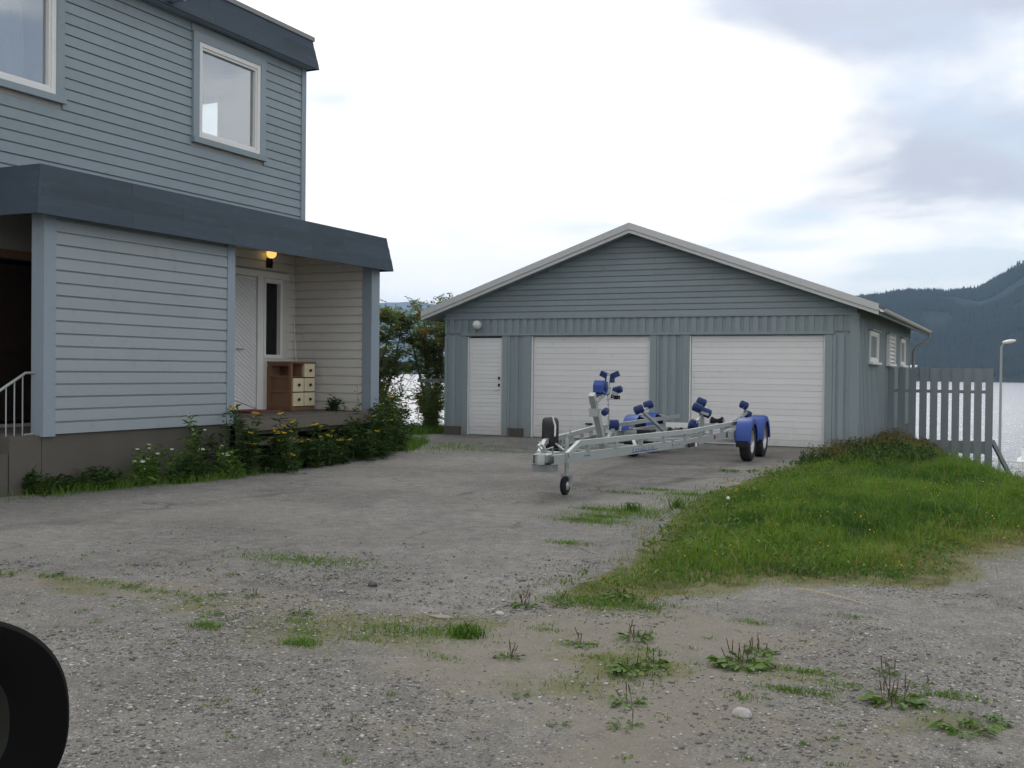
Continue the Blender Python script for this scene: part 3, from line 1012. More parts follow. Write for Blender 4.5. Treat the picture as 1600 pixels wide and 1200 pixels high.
link('door_handle', MB().tube([(XU + .02, 13.93, 1.75), (XU + .07, 13.93, 1.75), (XU + .07, 14.05, 1.75)], .011, 8).mesh('door_handle', M['galv'], True), D_)

# deck of the porch
dk = empty('deck', (-10.8, 13.8, .73))
dk.parent = H
dk.location = Vector((-10.8, 13.8, .73)) - H.location
DB = Vector((-10.8, 13.8, .73))


def sub(name, mb, mat, par, base, smooth=False):
    o = link(name, mb.mesh(name, mat, smooth), par, None, True)
    o.location = -Vector(base)
    return o


for k in range(12):
    x0 = XU + .03 + k * .152
    e1 = random.uniform(-.03, .05)
    sub('plank', MB().box(x0, x0 + .143, 11.96, YE - .17 if x0 + .143 > XL - .2 else YE - .155, .695 + random.uniform(-.004, .004), .73 + random.uniform(-.004, .003)), M['old_wood'], dk, DB)
sub('rim_board', MB().box(-9.79, -9.75, 11.9, 15.6, .56, .71), M['old_wood'], dk, DB)
sub('joist', MB().box(-9.95, -9.85, 11.96, 15.5, .50, .69), M['old_wood'], dk, DB)
for y in (12.0, 13.2, 14.4, 15.4):
    sub('post', MB().box(-9.98, -9.88, y, y + .1, -.1, .5), M['old_wood'], dk, DB)
sub('tread', MB().box(-9.74, -9.42, 11.75, 12.75, .385, .425), M['old_wood'], dk, DB)
for y in (11.8, 12.65):
    sub('tread_support', MB().box(-9.73, -9.5, y, y + .05, -.05, .384), M['old_wood'], dk, DB)

# ------------------------------------------------------------------ things at the house
tag(boxo('doormat', M['red_mat'], None, -11.5, -10.95, 13.55, 14.3, .733, .76), 'reddish brown mat lying before the white porch door', 'doormat')

C = empty('chest_of_drawers', (-11.3, 15.0, .735), 'old brown wooden chest with small cream drawers standing on the porch', 'chest')
cx0, cx1, cy0, cy1, cz0, cz1 = XU + .035, -11.06, 14.70, 15.36, .735, 1.56
bw = M['brown_wood']
boxo('top', bw, C, cx0 - .0, cx1 + .015, cy0 - .015, cy1 + .015, cz1 - .03, cz1)
boxo('base', bw, C, cx0, cx1, cy0, cy1, cz0, cz0 + .06)
boxo('back_panel', bw, C, cx0, cx0 + .02, cy0, cy1, cz0 + .061, cz1 - .031)
boxo('side_panel', bw, C, cx0 + .021, cx1 - .001, cy1 - .025, cy1, cz0 + .061, cz1 - .031)
# left side: frame with three fields, the top one open
for a, b in ((cx0 + .021, cx0 + .075), (cx1 - .055, cx1 - .001)):
    boxo('stile', bw, C, a, b, cy0, cy0 + .035, cz0 + .061, cz1 - .031)
hh = (cz1 - cz0 - .09) / 3
for k in range(3):
    zb_ = cz0 + .061 + k * hh
    boxo('rail', bw, C, cx0 + .076, cx1 - .056, cy0, cy0 + .033, zb_, zb_ + .035)
    if k < 2:
        boxo('field_panel', bw, C, cx0 + .076, cx1 - .056, cy0 + .024, cy0 + .034, zb_ + .036, zb_ + hh)
    boxo('shelf', bw, C, cx0 + .021, cx1 - .03, cy0 + .036, cy1 - .026, zb_ + .01, zb_ + .022)
boxo('rail', bw, C, cx0 + .076, cx1 - .056, cy0, cy0 + .033, cz1 - .075, cz1 - .032)
ym = (cy0 + cy1) / 2
boxo('divider', bw, C, cx0 + .021, cx1 - .03, ym - .012, ym + .012, cz0 + .07, cz1 - .032)
for r_ in range(3):
    for c_ in range(2):
        y0 = cy0 + .03 + c_ * (cy1 - cy0 - .03) / 2 + .006
        y1 = y0 + (cy1 - cy0 - .06) / 2 - .008
        z0 = cz0 + .075 + r_ * hh
        z1 = z0 + hh - .02
        if r_ == 2 and c_ == 0:
            continue
        dr = MB().box(cx1 - .02, cx1 + .012, y0, y1, z0, z1).box(cx1 - .3, cx1 - .021, y0 + .01, y1 - .01, z0 + .01, z1 - .04).build('drawer', M['drawer_cream'], C)
        link('knob', MB().lathe([(.012, 0), (.012, .012), (.026, .018), (.026, .03), (.012, .036)], (cx1 + .012, (y0 + y1) / 2, (z0 + z1) / 2), (1, 0, 0), 10).mesh('knob', M['black'], True), dr)

# lit porch lamp
LP = empty('porch_lamp', (XU + .03, 14.65, 3.2), 'lit amber globe lamp under the porch roof above the white door', 'lamp')
boxo('bracket', M['black'], LP, XU + .026, XU + .06, 14.66, 14.80, 3.14, 3.30)
MB().tube([(XU + .06, 14.73, 3.2), (XU + .13, 14.70, 3.2), (XU + .15, 14.65, 3.30)], .015, 8).build('arm', M['black'], LP, True)
m, t = newmat('lit_amber_globe')
em = t.n('ShaderNodeEmission', None, Color=(1, .62, .17), Strength=1.25)
t.n('ShaderNodeOutputMaterial', None, Surface=em)
prof = [(.085 * math.sin(math.pi * k / 10) + .001, -.085 * math.cos(math.pi * k / 10)) for k in range(11)]
MB().lathe(prof, (XU + .15, 14.65, 3.372), (0, 0, 1), 16).build('globe', m, LP, True)

tag(MB().tube([(XU + .045, YE - .19, 2.35), (XU + .05, YE - .18, 2.0), (XU + .08, YE - .2, 1.8), (XU + .11, YE - .22, 1.6), (XU + .13, YE - .25, 1.45)], .009, 6).build('cable', M['white'], None, True),
    'thin white cable hanging in the porch corner behind the chest', 'cable')

RL = empty('stair_railing', (-10.2, 8.3, .3), 'pale metal stair railing with thin balusters by the dark entrance', 'railing')
MB().tube([(-10.1, 8.70, 1.36), (-10.2, 8.66, 1.36), (-10.2, 8.32, 1.165), (-10.2, 7.6, .76)], .016, 8).build('handrail', M['galv'], RL, True)
MB().tube([(-10.1, 8.70, .67), (-10.2, 8.66, .66), (-10.2, 8.32, .485), (-10.2, 7.6, .09)], .013, 8).build('bottom_rail', M['galv'], RL, True)
for y in (8.62, 8.51, 8.40, 8.28, 8.16, 8.04, 7.9, 7.75, 7.62):
    s_ = (8.66 - y) * .565
    MB().tube([(-10.2, y, .655 - s_), (-10.2, y, 1.355 - s_)], .008, 6).build('baluster', M['galv'], RL, True)
MB().tube([(-10.2, 7.6, -.05), (-10.2, 7.6, .78)], .016, 8).build('post', M['galv'], RL, True)

# curtain in the left upper window
m, t = newmat('sheer_curtain')
df = t.n('ShaderNodeBsdfDiffuse', None, Color=(.75, .75, .74))
tl = t.n('ShaderNodeBsdfTranslucent', None, Color=(.75, .75, .74))
tp = t.n('ShaderNodeBsdfTransparent', None)
a = t.n('ShaderNodeMixShader', None, i0=.45, i1=df, i2=tl)
b = t.n('ShaderNodeMixShader', None, i0=.25, i1=a, i2=tp)
t.n('ShaderNodeOutputMaterial', None, Surface=b)
cvs, cfs = [], []
nu_, nv_ = 60, 12
for j in range(nv_ + 1):
    v = j / nv_
    y0 = 9.45 + .30 * v ** 1.5
    y1 = 9.95 + .10 * v
    for i in range(nu_ + 1):
        u = i / nu_
        ph = u * 30 + math.sin(u * 9) * 1.5
        cvs.append((XU - .24 + .022 * math.sin(ph) - .0, y0 + (y1 - y0) * u, 6.5 - 1.75 * v))
for j in range(nv_):
    for i in range(nu_):
        q = j * (nu_ + 1) + i
        cfs.append((q, q + 1, q + nu_ + 2, q + nu_ + 1))
cmb = MB()
cmb.add(cvs, cfs)
tag(cmb.build('curtain', m, None, True), 'sheer white curtain hanging inside the upper window at the picture edge', 'curtain')
# ------------------------------------------------------------------ the garage
G = empty('garage', (-7.27, 26, 0), 'blue-grey wooden double garage with a low gable roof and white doors', 'garage')
GX0, GX1, GY0, GY1 = -11.69, -2.86, 21.15, 31.4
XC = -7.27
PDR, GD1, GD2 = (-11.13, -10.26), (-9.58, -6.91), (-6.09, -3.43)
OPN = [(PDR[0], PDR[1], .02, 2.19), (GD1[0], GD1[1], .02, 2.19), (GD2[0], GD2[1], .02, 2.19)]
gp = M['garage_paint']
SLOPE = (4.44 - 2.715) / 4.85


def roof_z(x):
    return 4.44 - SLOPE * abs(x - XC)


shell('wall', gp, G, 'y', GY0, GY0 + .14, GX0, GX1, .0, 2.56, OPN)
MB().prism([(GX0, 2.55), (GX1, 2.55), (GX1, roof_z(GX1) - .12), (XC, 4.30), (GX0, roof_z(GX0) - .12)], (0, GY0 + .02, 0), (1, 0, 0), (0, 0, 1), (0, .1, 0)).build('gable', gp, G)
GW = [(22.66, 24.05, 1.70, 2.33), (25.66, 26.9, 1.69, 2.36), (28.68, 29.8, 1.69, 2.36)]
shell('wall', gp, G, 'x', GX1 - .14, GX1, GY0 + .141, GY1, .0, 2.72, [GW[0], GW[2]])
shell('wall', gp, G, 'x', GX0, GX0 + .14, GY0 + .141, GY1, .0, 2.72)
shell('wall', gp, G, 'y', GY1 + .001, GY1 + .14, GX0, GX1, .0, 2.72)
MB().prism([(GX0, 2.721), (GX1, 2.721), (XC, 4.30)], (0, GY1, 0), (1, 0, 0), (0, 0, 1), (0, .14, 0)).build('gable', gp, G)
boxo('foundation', M['concrete'], G, GX0 - .01, PDR[0] - .17, GY0 - .03, GY0 - .001, -.1, .20)
boxo('foundation', M['concrete'], G, PDR[1] + .17, GD1[0] - .19, GY0 - .03, GY0 - .001, -.1, .20)
boxo('foundation', M['concrete'], G, GD1[1] + .19, GD2[0] - .19, GY0 - .03, GY0 - .001, -.1, .16)
boxo('foundation', M['concrete'], G, GD2[1] + .19, GX1 - .02, GY0 - .03, GY0 - .001, -.1, .14)
boxo('foundation', M['concrete'], G, GX1, GX1 + .02, GY0, GY1, -1.2, .14)
boxo('foundation', M['concrete'], G, GX0 + .0, GX1 - .001, GY1 + .141, GY1 + .16, -1.5, .1)
boxo('foundation', M['concrete'], G, GX0 - .02, GX0 - .001, GY0, GY1, -1.2, .1)

PITCH = .176
_vb = {}


def vboards(a0, a1, z0, z1, plane, sign, axis_, mat, pitch=PITCH, top_w=.104, first=None):
    """board-and-batten: recessed under-boards and proud cover boards, each its own piece"""
    n_ = max(1, int(round((a1 - a0) / pitch)))
    pt = (a1 - a0) / n_
    for k in range(n_ + 1):
        for kind in (0, 1):
            if kind == 0:
                if k == n_: continue
                c0_, c1_, n0, n1 = a0 + k * pt + .012, a0 + (k + 1) * pt - .012, .0, .012
            else:
                c0_, c1_, n0, n1 = a0 + k * pt - top_w / 2 , a0 + k * pt + top_w / 2, .0122, .036
                c0_, c1_ = max(c0_, a0), min(c1_, a1)
            jig = random.uniform(-.0012, .0012)
            Lw = round(c1_ - c0_, 4)
            key = (Lw, round(z1 - z0, 3), kind, sign, axis_)
            if key not in _vb:
                mb = MB()
                d0, d1 = sorted((sign * n0, sign * n1))
                if axis_ == 'y':
                    mb.box(0, Lw, d0, d1, 0, z1 - z0)
                else:
                    mb.box(d0, d1, 0, Lw, 0, z1 - z0)
                _vb[key] = mb.mesh('cladding_board', mat)
            loc = (c0_, plane + sign * jig, z0) if axis_ == 'y' else (plane + sign * jig, c0_, z0)
            link('cladding_board' if kind == 0 else 'cover_board', _vb[key], G, loc)


for a0, a1 in ((GX0, PDR[0] - .125), (PDR[1] + .125, GD1[0] - .145), (GD1[1] + .145, GD2[0] - .145), (GD2[1] + .145, GX1 - .12)):
    vboards(a0, a1, .20, 2.205, GY0, -1, 'y', gp)
vboards(GX0, GX1 - .12, 2.262, 2.565, GY0, -1, 'y', gp)
boxo('corner_board', gp, G, GX1 - .118, GX1 + .04, GY0 - .045, GY0 + .1, .10, 2.60)
boxo('head_trim', gp, G, PDR[0] - .15, GD2[1] + .17, GY0 - .062, GY0, 2.207, 2.260)
boxo('drip_board', gp, G, GX0 - .01, GX1 + .02, GY0 - .06, GY0 + .0, 2.567, 2.605)
for (a, b), wd in ((PDR, .12), (GD1, .14), (GD2, .14)):
    boxo('door_casing', gp, G, a - wd, a, GY0 - .042, GY0 + .05, .02, 2.205)
    boxo('door_casing', gp, G, b, b + wd, GY0 - .042, GY0 + .05, .02, 2.205)
# gable boards cut to the roof line


def gclip(z0, z1):
    half = (4.36 - z1) / SLOPE
    return XC - min(half, XC - GX0 + .0), XC + min(half, GX1 - XC)


clap_wall(G, 'y', -1, GY0 + .02, GX0, GX1, 2.606, 4.33, .118, gp, (), 0., 'clapboard', .03, gclip)


def slat_door(name, a, b, z0, z1, n_, y, label=None, gap=.0025):
    d = MB().box(a, b, y + .03, y + .07, z0, z1).build(name, M['door_white'], G)
    if label: d['label'] = label
    ph = (z1 - z0) / n_
    w_ = b - a - .016
    pr = [(0, 0), (.008, .0), (.014, .005), (.014, ph - .008), (.008, ph - gap), (0, ph - gap)]
    me = MB().prism(pr, (0, 0, 0), (0, -1, 0), (0, 0, 1), (w_, 0, 0)).mesh('slat', M['door_white'])
    for k in range(n_):
        o = link('slat', me, d, (a + .008, y + .0295 + random.uniform(-.001, .001), z0 + k * ph))
    return d


pd = slat_door('door', PDR[0] + .03, PDR[1] - .03, .03, 2.16, 24, GY0 - .01)
for z in (1.28, 1.13):
    link('handle', MB().box(PDR[1] - .105, PDR[1] - .075, GY0 - .03, GY0 + .005, z - .03, z + .03).mesh('handle', M['black']), pd)
link('handle', MB().tube([(PDR[1] - .09, GY0, 1.02), (PDR[1] - .09, GY0 - .05, 1.02), (PDR[1] - .20, GY0 - .05, 1.015)], .009, 6).mesh('handle', M['galv'], True), pd)
for a, b in (GD1, GD2):
    d = slat_door('garage_door', a + .035, b - .035, .03, 2.185, 18, GY0 + .02)
    link('handle', MB().box((a + b) / 2 - .07, (a + b) / 2 + .07, GY0 - .02, GY0 + .034, .33, .36).mesh('handle', M['black']), d)
    link('seal', MB().box(a + .036, b - .036, GY0 + .045, GY0 + .09, .005, .029).mesh('seal', M['black_rubber']), d)
for (a, b) in (PDR, GD1, GD2):
    boxo('door_frame', M['white'], G, a, a + .028, GY0 - .0, GY0 + .12, .02, 2.19)
    boxo('door_frame', M['white'], G, b - .028, b, GY0 - .0, GY0 + .12, .02, 2.19)

# side wall facing the grass
vboards(GY0 + .105, GY1, .14, 2.70, GX1, 1, 'x', gp, .2, .1)
for i, (y0, y1, z0, z1) in enumerate(GW):
    if i != 1:
        window_x(G, GX1 + .04, 1, y0, y1, z0, z1, cas=.0, fr=.06, pane='glass_dark')
        boxo('window_sill', M['white'], G, GX1 + .041, GX1 + .13, y0 - .06, y1 + .06, z0 - .05, z0 - .001)
        boxo('window_hood', gp, G, GX1 + .041, GX1 + .12, y0 - .06, y1 + .06, z1 + .001, z1 + .03)
    else:
        v_ = boxo('vent', M['white'], G, GX1 + .041, GX1 + .055, y0, y1, z0, z1)
        for k in range(7):
            zb_ = z0 + .04 + k * .09
            link('louvre', MB().prism([(0, .05), (.05, 0), (.055, .008), (.005, .06)], (GX1 + .056, y0 + .05, zb_), (1, 0, 0), (0, 0, 1), (0, y1 - y0 - .1, 0)).mesh('louvre', M['white']), v_)
        for a, b in ((y0, y0 + .048), (y1 - .048, y1)):
            link('vent_frame', MB().box(GX1 + .056, GX1 + .12, a, b, z0, z1).mesh('vent_frame', M['white']), v_)
        boxo('window_sill', M['white'], G, GX1 + .041, GX1 + .14, y0 - .06, y1 + .06, z0 - .05, z0 - .001)
        boxo('window_hood', gp, G, GX1 + .041, GX1 + .12, y0 - .06, y1 + .06, z1 + .001, z1 + .03)

# roof
YF, YB = 20.78, 31.8
EX0, EX1 = XC - 4.84, XC + 4.84
for sgn in (-1, 1):
    e = XC + sgn * 4.84
    zt, ze = 4.45, 4.45 - SLOPE * 4.84
    MB().prism([(XC, zt), (e, ze), (e, ze - .05), (XC, zt - .05)], (0, YF + .03, 0), (1, 0, 0), (0, 0, 1), (0, YB - YF - .03, 0)).build('roof', M['roof_brown'], G)
    MB().prism([(XC + sgn * .01, zt - .13), (e - sgn * .03, ze - .13), (e - sgn * .03, ze - .16), (XC + sgn * .01, zt - .16)], (0, YF + .04, 0), (1, 0, 0), (0, 0, 1), (0, YB - YF - .06, 0)).build('soffit', gp, G)
    # bargeboards: upper board proud of the lower one
    MB().prism([(XC + sgn * .001, zt + .02), (e, ze + .02), (e, ze - .11), (XC + sgn * .001, zt - .11)], (0, YF - .03, 0), (1, 0, 0), (0, 0, 1), (0, .055, 0)).build('bargeboard', M['barge'], G)
    MB().prism([(XC + sgn * .001, zt - .112), (e - sgn * .0, ze - .112), (e - sgn * .0, ze - .185), (XC + sgn * .001, zt - .185)], (0, YF - .008, 0), (1, 0, 0), (0, 0, 1), (0, .045, 0)).build('bargeboard', M['barge'], G)
    boxo('eave_board', gp, G, min(e - sgn * .03, e), max(e - sgn * .03, e), YF + .04, YB - .02, ze - .18, ze - .052)
# gutter and downpipe on the visible eave
xg, zg = EX1 + .065, 4.45 - SLOPE * 4.84 - .075
pr = [(.062 * math.cos(a), .062 * math.sin(a)) for a in np.linspace(math.pi, 2 * math.pi, 9)] + [(.054 * math.cos(a), .054 * math.sin(a)) for a in np.linspace(2 * math.pi, math.pi, 9)]
MB().prism(pr, (xg, YF + .02, zg), (1, 0, 0), (0, 0, 1), (0, YB - YF - .02, 0)).build('gutter', M['gutter'], G, True)
MB().tube([(xg, YB - .12, zg - .05), (xg, YB - .12, zg - .16), (xg - .06, YB - .14, zg - .26), (GX1 + .16, YB - .3, zg - .44), (GX1 + .11, YB - .32, zg - .56), (GX1 + .11, YB - .32, -.3)], .042, 10).build('downpipe', M['pipe'], G, True)

WL = empty('wall_lamp', (-10.82, GY0, 2.4), 'round white globe wall lamp above the narrow garage side door', 'lamp')
MB().lathe([(.06, 0), (.06, .03), (.035, .035), (.035, .06)], (-10.82, GY0 - .037, 2.43), (0, -1, 0), 14).build('base', M['gutter'], WL, True)
MB().lathe([(.098 * math.sin(math.pi * k / 10) + .001, -.098 * math.cos(math.pi * k / 10)) for k in range(11)], (-10.82, GY0 - .17, 2.44), (0, 0, 1), 18).build('globe', M['lamp_white'], WL, True)

# ------------------------------------------------------------------ wooden screen fence
FN = empty('fence', (-1.8, 26.2, -.2), 'weathered grey picket fence of wide upright boards beside the garage', 'fence')
for k in range(10):
    x0 = -2.84 + k * .2305 + random.uniform(-.006, .006)
    top = 1.615 + random.uniform(-.02, .012)
    zb_ = -.25 - .05 * k + random.uniform(-.03, .03)
    boxo('picket', M['fence_wood'], FN, x0, x0 + .158, 26.15, 26.175, zb_, top)
for z0, z1 in ((1.045, 1.115), (-.30, -.02), (1.33, 1.60)):
    boxo('rail', M['fence_wood'], FN, -2.82 if z0 < 1.2 else -2.2, -.62, 26.176, 26.21, z0, z1)
for x in (-2.805, -1.655, -.735):
    boxo('post', M['fence_wood'], FN, x, x + .09, 26.211, 26.30, -1.6, 1.55)
MB().beam((-.62, 26.25, .0), (-.15, 26.6, -1.0), .08, .08).build('brace', M['fence_wood'], FN)
# ------------------------------------------------------------------ boat trailer (local: x right, y back along its length, z up)
T = empty('boat_trailer', (-4.8, 10.9, 0), 'galvanised twin-axle boat trailer with blue fenders and rollers before the garage', 'boat trailer', rz=R(2.0))
gv = M['galv']


def tb(name, mb, mat=None, smooth=False, parent=None):
    return link(name, mb.mesh(name, mat or gv, smooth), parent or T, None, True)


def rv(u):
    return float(np.interp(u, [0, 3.8, 8.9], [.12, .72, .78]))


for s in (-1, 1):
    # lower drawbar rail: rolled channel, bolted in two lengths
    for (u0, u1) in ((.05, 3.3), (3.2, 8.4)):
        mid = [u0] + [q for q in (3.8,) if u0 < q < u1] + [u1]
        mb = MB()
        for a, b in zip(mid[:-1], mid[1:]):
            o_ = 0 if u0 < 1 else .006
            p, q = (s * (rv(a) + o_), a, .46), (s * (rv(b) + o_), b, .46)
            mb.beam(p, q, .006, .105)
            for dz in (-.05, .05):
                mb.beam((p[0] - s * .022, p[1], .46 + dz), (q[0] - s * .022, q[1], .46 + dz), .044, .006)
        tb('drawbar_rail', mb)
    # upper rail with a sloping front end
    mb = MB()
    us = [.35, .62, 3.8, 8.9]
    zs = [.50, .62, .62, .62]
    for a, b, za, zb_ in zip(us[:-1], us[1:], zs[:-1], zs[1:]):
        p, q = (s * (rv(a) - .004), a, za), (s * (rv(b) - .004), b, zb_)
        mb.beam(p, q, .046, .062)
    tb('upper_rail', mb)
    for u in (.8, 1.5, 2.2, 2.9, 3.6, 4.3, 5.0, 5.7):
        tb('spacer', MB().box(s * rv(u) - .022, s * rv(u) + .022, u, u + .06, .513, .588))
    for u in (.75, .83, 3.2, 3.3, 3.4):
        tb('bolt', MB().lathe([(.014, 0), (.014, .012), (.008, .013), (.008, .024)], (s * (rv(u) + .006), u, .47), (s, 0, 0), 6))
for u in (.95, 2.12, 3.75, 5.3, 8.55):
    tb('crossmember', MB().beam((-rv(u) + .03, u, .49), (rv(u) - .03, u, .49), .06, .05))
tb('diagonal_brace', MB().beam((-.42, 2.15, .50), (.1, 3.72, .50), .04, .03))
tb('diagonal_brace', MB().beam((.42, 2.15, .50), (-.1, 3.72, .50), .04, .03))
# coupling
cp = tb('coupling', MB().box(-.055, .055, .0, .42, .435, .515).box(-.075, .075, .28, .40, .40, .53))
tb('coupling_head', MB().lathe([(.02, -.07), (.052, -.06), (.058, 0), (.05, .05), (.02, .07)], (0, -.05, .475), (0, 0, 1), 14), gv, True, cp)
tb('coupling_handle', MB().tube([(0, .10, .53), (0, .06, .60), (0, -.06, .635), (0, -.12, .62)], .016, 8), M['rim_silver'], True, cp)
tb('safety_cable', MB().tube([(.05, .2, .52), (.10, .08, .60), (.06, -.02, .58), (-.04, .02, .66), (-.10, .12, .62), (-.08, .22, .53)], .008, 6), M['rim_silver'], True, cp)
tb('front_plate', MB().box(-.19, .19, .30, .31, .40, .53).box(-.20, .20, .311, .62, .405, .415))
tb('tool_box', MB().box(-.14, .10, .06, .24, .32, .40), M['pipe'])
# jockey wheel
jk = tb('jockey_wheel', MB().tube([(.02, .74, .20), (.02, .74, .66)], .026, 10), gv, True)
tb('jockey_crank', MB().tube([(.02, .74, .66), (.02, .74, .70), (.02, .84, .70), (.02, .84, .76)], .009, 6), gv, True, jk)
tb('clamp', MB().box(-.02, .14, .70, .78, .46, .53), gv, False, jk)
tb('fork', MB().beam((-.035, .70, .10), (-.035, .74, .24), .008, .04, (1, 0, 0)).beam((.075, .70, .10), (.075, .74, .24), .008, .04, (1, 0, 0)).box(-.04, .08, .71, .77, .22, .232), gv, False, jk)
tb('tyre', MB().lathe([(.05, -.032), (.094, -.03), (.108, -.018), (.11, 0), (.108, .018), (.094, .03), (.05, .032)], (.02, .69, .112), (1, 0, 0), 20), M['black_rubber'], True, jk)
tb('hub', MB().lathe([(.012, -.05), (.045, -.036), (.05, -.033), (.05, .033), (.045, .036), (.012, .05)], (.02, .69, .112), (1, 0, 0), 14), M['rim_silver'], True, jk)


def tyre_prof(r_, w_):
    return [(r_ * .60, -w_ * .40), (r_ * .66, -w_ * .49), (r_ * .82, -w_ * .5), (r_ * .95, -w_ * .44), (r_, -w_ * .34), (r_, w_ * .34), (r_ * .95, w_ * .44), (r_ * .82, w_ * .5), (r_ * .66, w_ * .49), (r_ * .60, w_ * .40)]


def wheel(c, ax, r_, w_, name='wheel'):
    root = bpy.data.objects.new(name, None)
    COL.objects.link(root)
    root.parent = T
    root.location = c
    z = (0, 0, 0)
    tb('tyre', MB().lathe(tyre_prof(r_, w_), z, ax, 32, True), M['tyre'], True, root)
    A = Vector(ax)
    x = A.orthogonal().normalized()
    y = A.cross(x)
    rr = r_ * .6
    s_ = 1 if A.x >= 0 else -1
    tb('rim', MB().lathe([(rr, -w_ * .40), (rr + .006, w_ * .42), (rr - .012, w_ * .43), (rr - .03, w_ * .22), (rr * .72, w_ * .10), (rr * .62, w_ * .2), (rr * .3, w_ * .22), (rr * .28, w_ * .34), (.005, w_ * .36)], z, ax, 28), M['rim_silver'], True, root)
    mb = MB()
    for k in range(5):
        a = 2 * math.pi * k / 5 + .3
        d = x * math.cos(a) + y * math.sin(a)
        mb.lathe([(.011, w_ * .2), (.011, w_ * .27), (.004, w_ * .28)], d * rr * .46, ax, 6)
        e = x * math.cos(a + .6) + y * math.sin(a + .6)
        mb.prism([(-.022, -.014), (.022, -.014), (.022, .014), (-.022, .014)], e * rr * .83 + A * w_ * .135, A.cross(e), e, A * .012)
    tb('lug_nut', mb, M['black'], False, root)
    return root


WR, WW = .305, .18
AXLES = (6.62, 7.72)
for u in AXLES:
    tb('axle', MB().beam((-.9, u, .33), (.9, u, .33), .06, .06))
    for s in (-1, 1):
        wheel((s * .97, u, WR + .012), (s, 0, 0), WR, WW)
        # suspension arm
        tb('suspension_arm', MB().beam((s * .80, u - .14, .42), (s * .80, u + .02, .33), .04, .07))
        # fender: arched shell with an outer skirt
        mb = MB()
        n_ = 18
        ro, ri = .385, .375
        a0, a1 = R(-2), R(182)
        vo = []
        xi, xo = s * .84, s * 1.085
        prof = [(xi, ro), (s * 1.045, ro), (s * 1.075, ro - .012), (xo, ro - .04), (xo, ro - .095)]
        profi = [(p[0] - s * .006 if j > 1 else p[0], p[1] - .008) for j, p in enumerate(prof)]
        loop = prof + profi[::-1]
        m_ = len(loop)
        for k in range(n_ + 1):
            a = a0 + (a1 - a0) * k / n_
            fl = 1.0
            for (xx, rr_) in loop:
                vo.append((xx, u - math.cos(a) * rr_ * 1.0, WR + .03 + math.sin(a) * rr_))
        fs_ = [(k * m_ + j, k * m_ + (j + 1) % m_, (k + 1) * m_ + (j + 1) % m_, (k + 1) * m_ + j) for k in range(n_) for j in range(m_)]
        fs_ += [tuple(range(m_))[::-1], tuple(range(n_ * m_, (n_ + 1) * m_))]
        mb.add(vo, fs_)
        fd = tb('fender', mb, M['blue_plastic'], True)
        tb('fender_stay', MB().beam((s * .72, u, .66), (s * .86, u, .70), .03, .02), gv, False, fd)
    for s in (-1, 1):
        pass
for s in (-1, 1):
    tb('axle_rail', MB().beam((s * .80, 6.0, .46), (s * .80, 8.5, .46), .05, .11))
    tb('mud_stop', MB().box(s * .97 - .10, s * .97 + .10, 6.18, 6.20, .26, .36), M['black'])
# spare wheel standing on the far drawbar
sp = wheel((-.30, 1.02, .60), (-.93, -.36, 0), .285, .20, 'spare_wheel')
tb('spare_bracket', MB().tube([(-.16, .80, .50), (-.15, .79, .80), (-.20, .83, .895), (-.26, .88, .89)], .013, 8), M['rim_silver'], True)
tb('spare_bracket', MB().tube([(-.16, .80, .60), (.0, .70, .52)], .013, 8), M['rim_silver'], True)
# winch post
wp = tb('winch_post', MB().beam((0, 2.14, .46), (0, 1.95, .76), .075, .075, (1, 0, 0)).beam((0, 1.95, .755), (0, 1.66, 1.16), .075, .075, (1, 0, 0)))
tb('post_clamp', MB().box(-.07, .07, 1.74, 1.86, .955, .975).box(-.055, .055, 1.72, 1.74, .88, .98), gv, False, wp)
tb('winch_arm', MB().beam((.03, 1.72, 1.06), (.03, 2.28, 1.22), .03, .05).beam((-.04, 1.72, 1.06), (-.04, 2.28, 1.22), .03, .05), gv, False, wp)
tb('bow_arm', MB().beam((0, 2.24, 1.18), (0, 2.34, 1.40), .05, .04, (1, 0, 0)).beam((0, 2.26, 1.19), (0, 2.62, 1.14), .06, .05), gv, False, wp)
wn = tb('winch', MB().prism([(-.12, -.06), (.06, -.10), (.13, -.03), (.11, .09), (-.06, .11), (-.12, .04)], (-.065, 1.99, 1.235), (0, .88, 0), (0, 0, .88), (.13, 0, 0)), M['blue_plastic'])
tb('winch_drum', MB().lathe([(.02, -.08), (.05, -.075), (.05, .075), (.02, .08)], (0, 2.0, 1.24), (1, 0, 0), 16), M['navy_rubber'], True, wn)
tb('winch_crank', MB().tube([(.10, 2.0, 1.24), (.15, 2.0, 1.24), (.15, 1.9, 1.10), (.20, 1.9, 1.10)], .010, 6), gv, True, wn)
# bow stop: a V of two rubber wings
mb = MB()
for s in (-1, 1):
    mb.beam((0, 2.36, 1.37), (s * .12, 2.38, 1.425), .075, .07)
mb.box(-.05, .05, 2.31, 2.42, 1.30, 1.40)
tb('bow_stop', mb, M['navy_rubber'], False, wp)
ch = tb('chain', MB().tube([(.02, 2.22, 1.18), (.02, 2.26, 1.0), (.03, 2.27, .8), (.02, 2.24, .60), (0, 2.14, .52)], .004, 5), gv)
lm = MB().lathe([(.011, -.004), (.015, 0), (.011, .004)], (0, 0, 0), (1, 0, 0), 8).mesh('chain_link', gv)
for k in range(20):
    f = k / 19
    o = link('chain_link', lm, ch, None, True)
    o.location = (.02, 2.22 + .05 * math.sin(f * 3), 1.17 - .58 * f)
    o.rotation_euler = (0, 0, (k % 2) * 1.57)


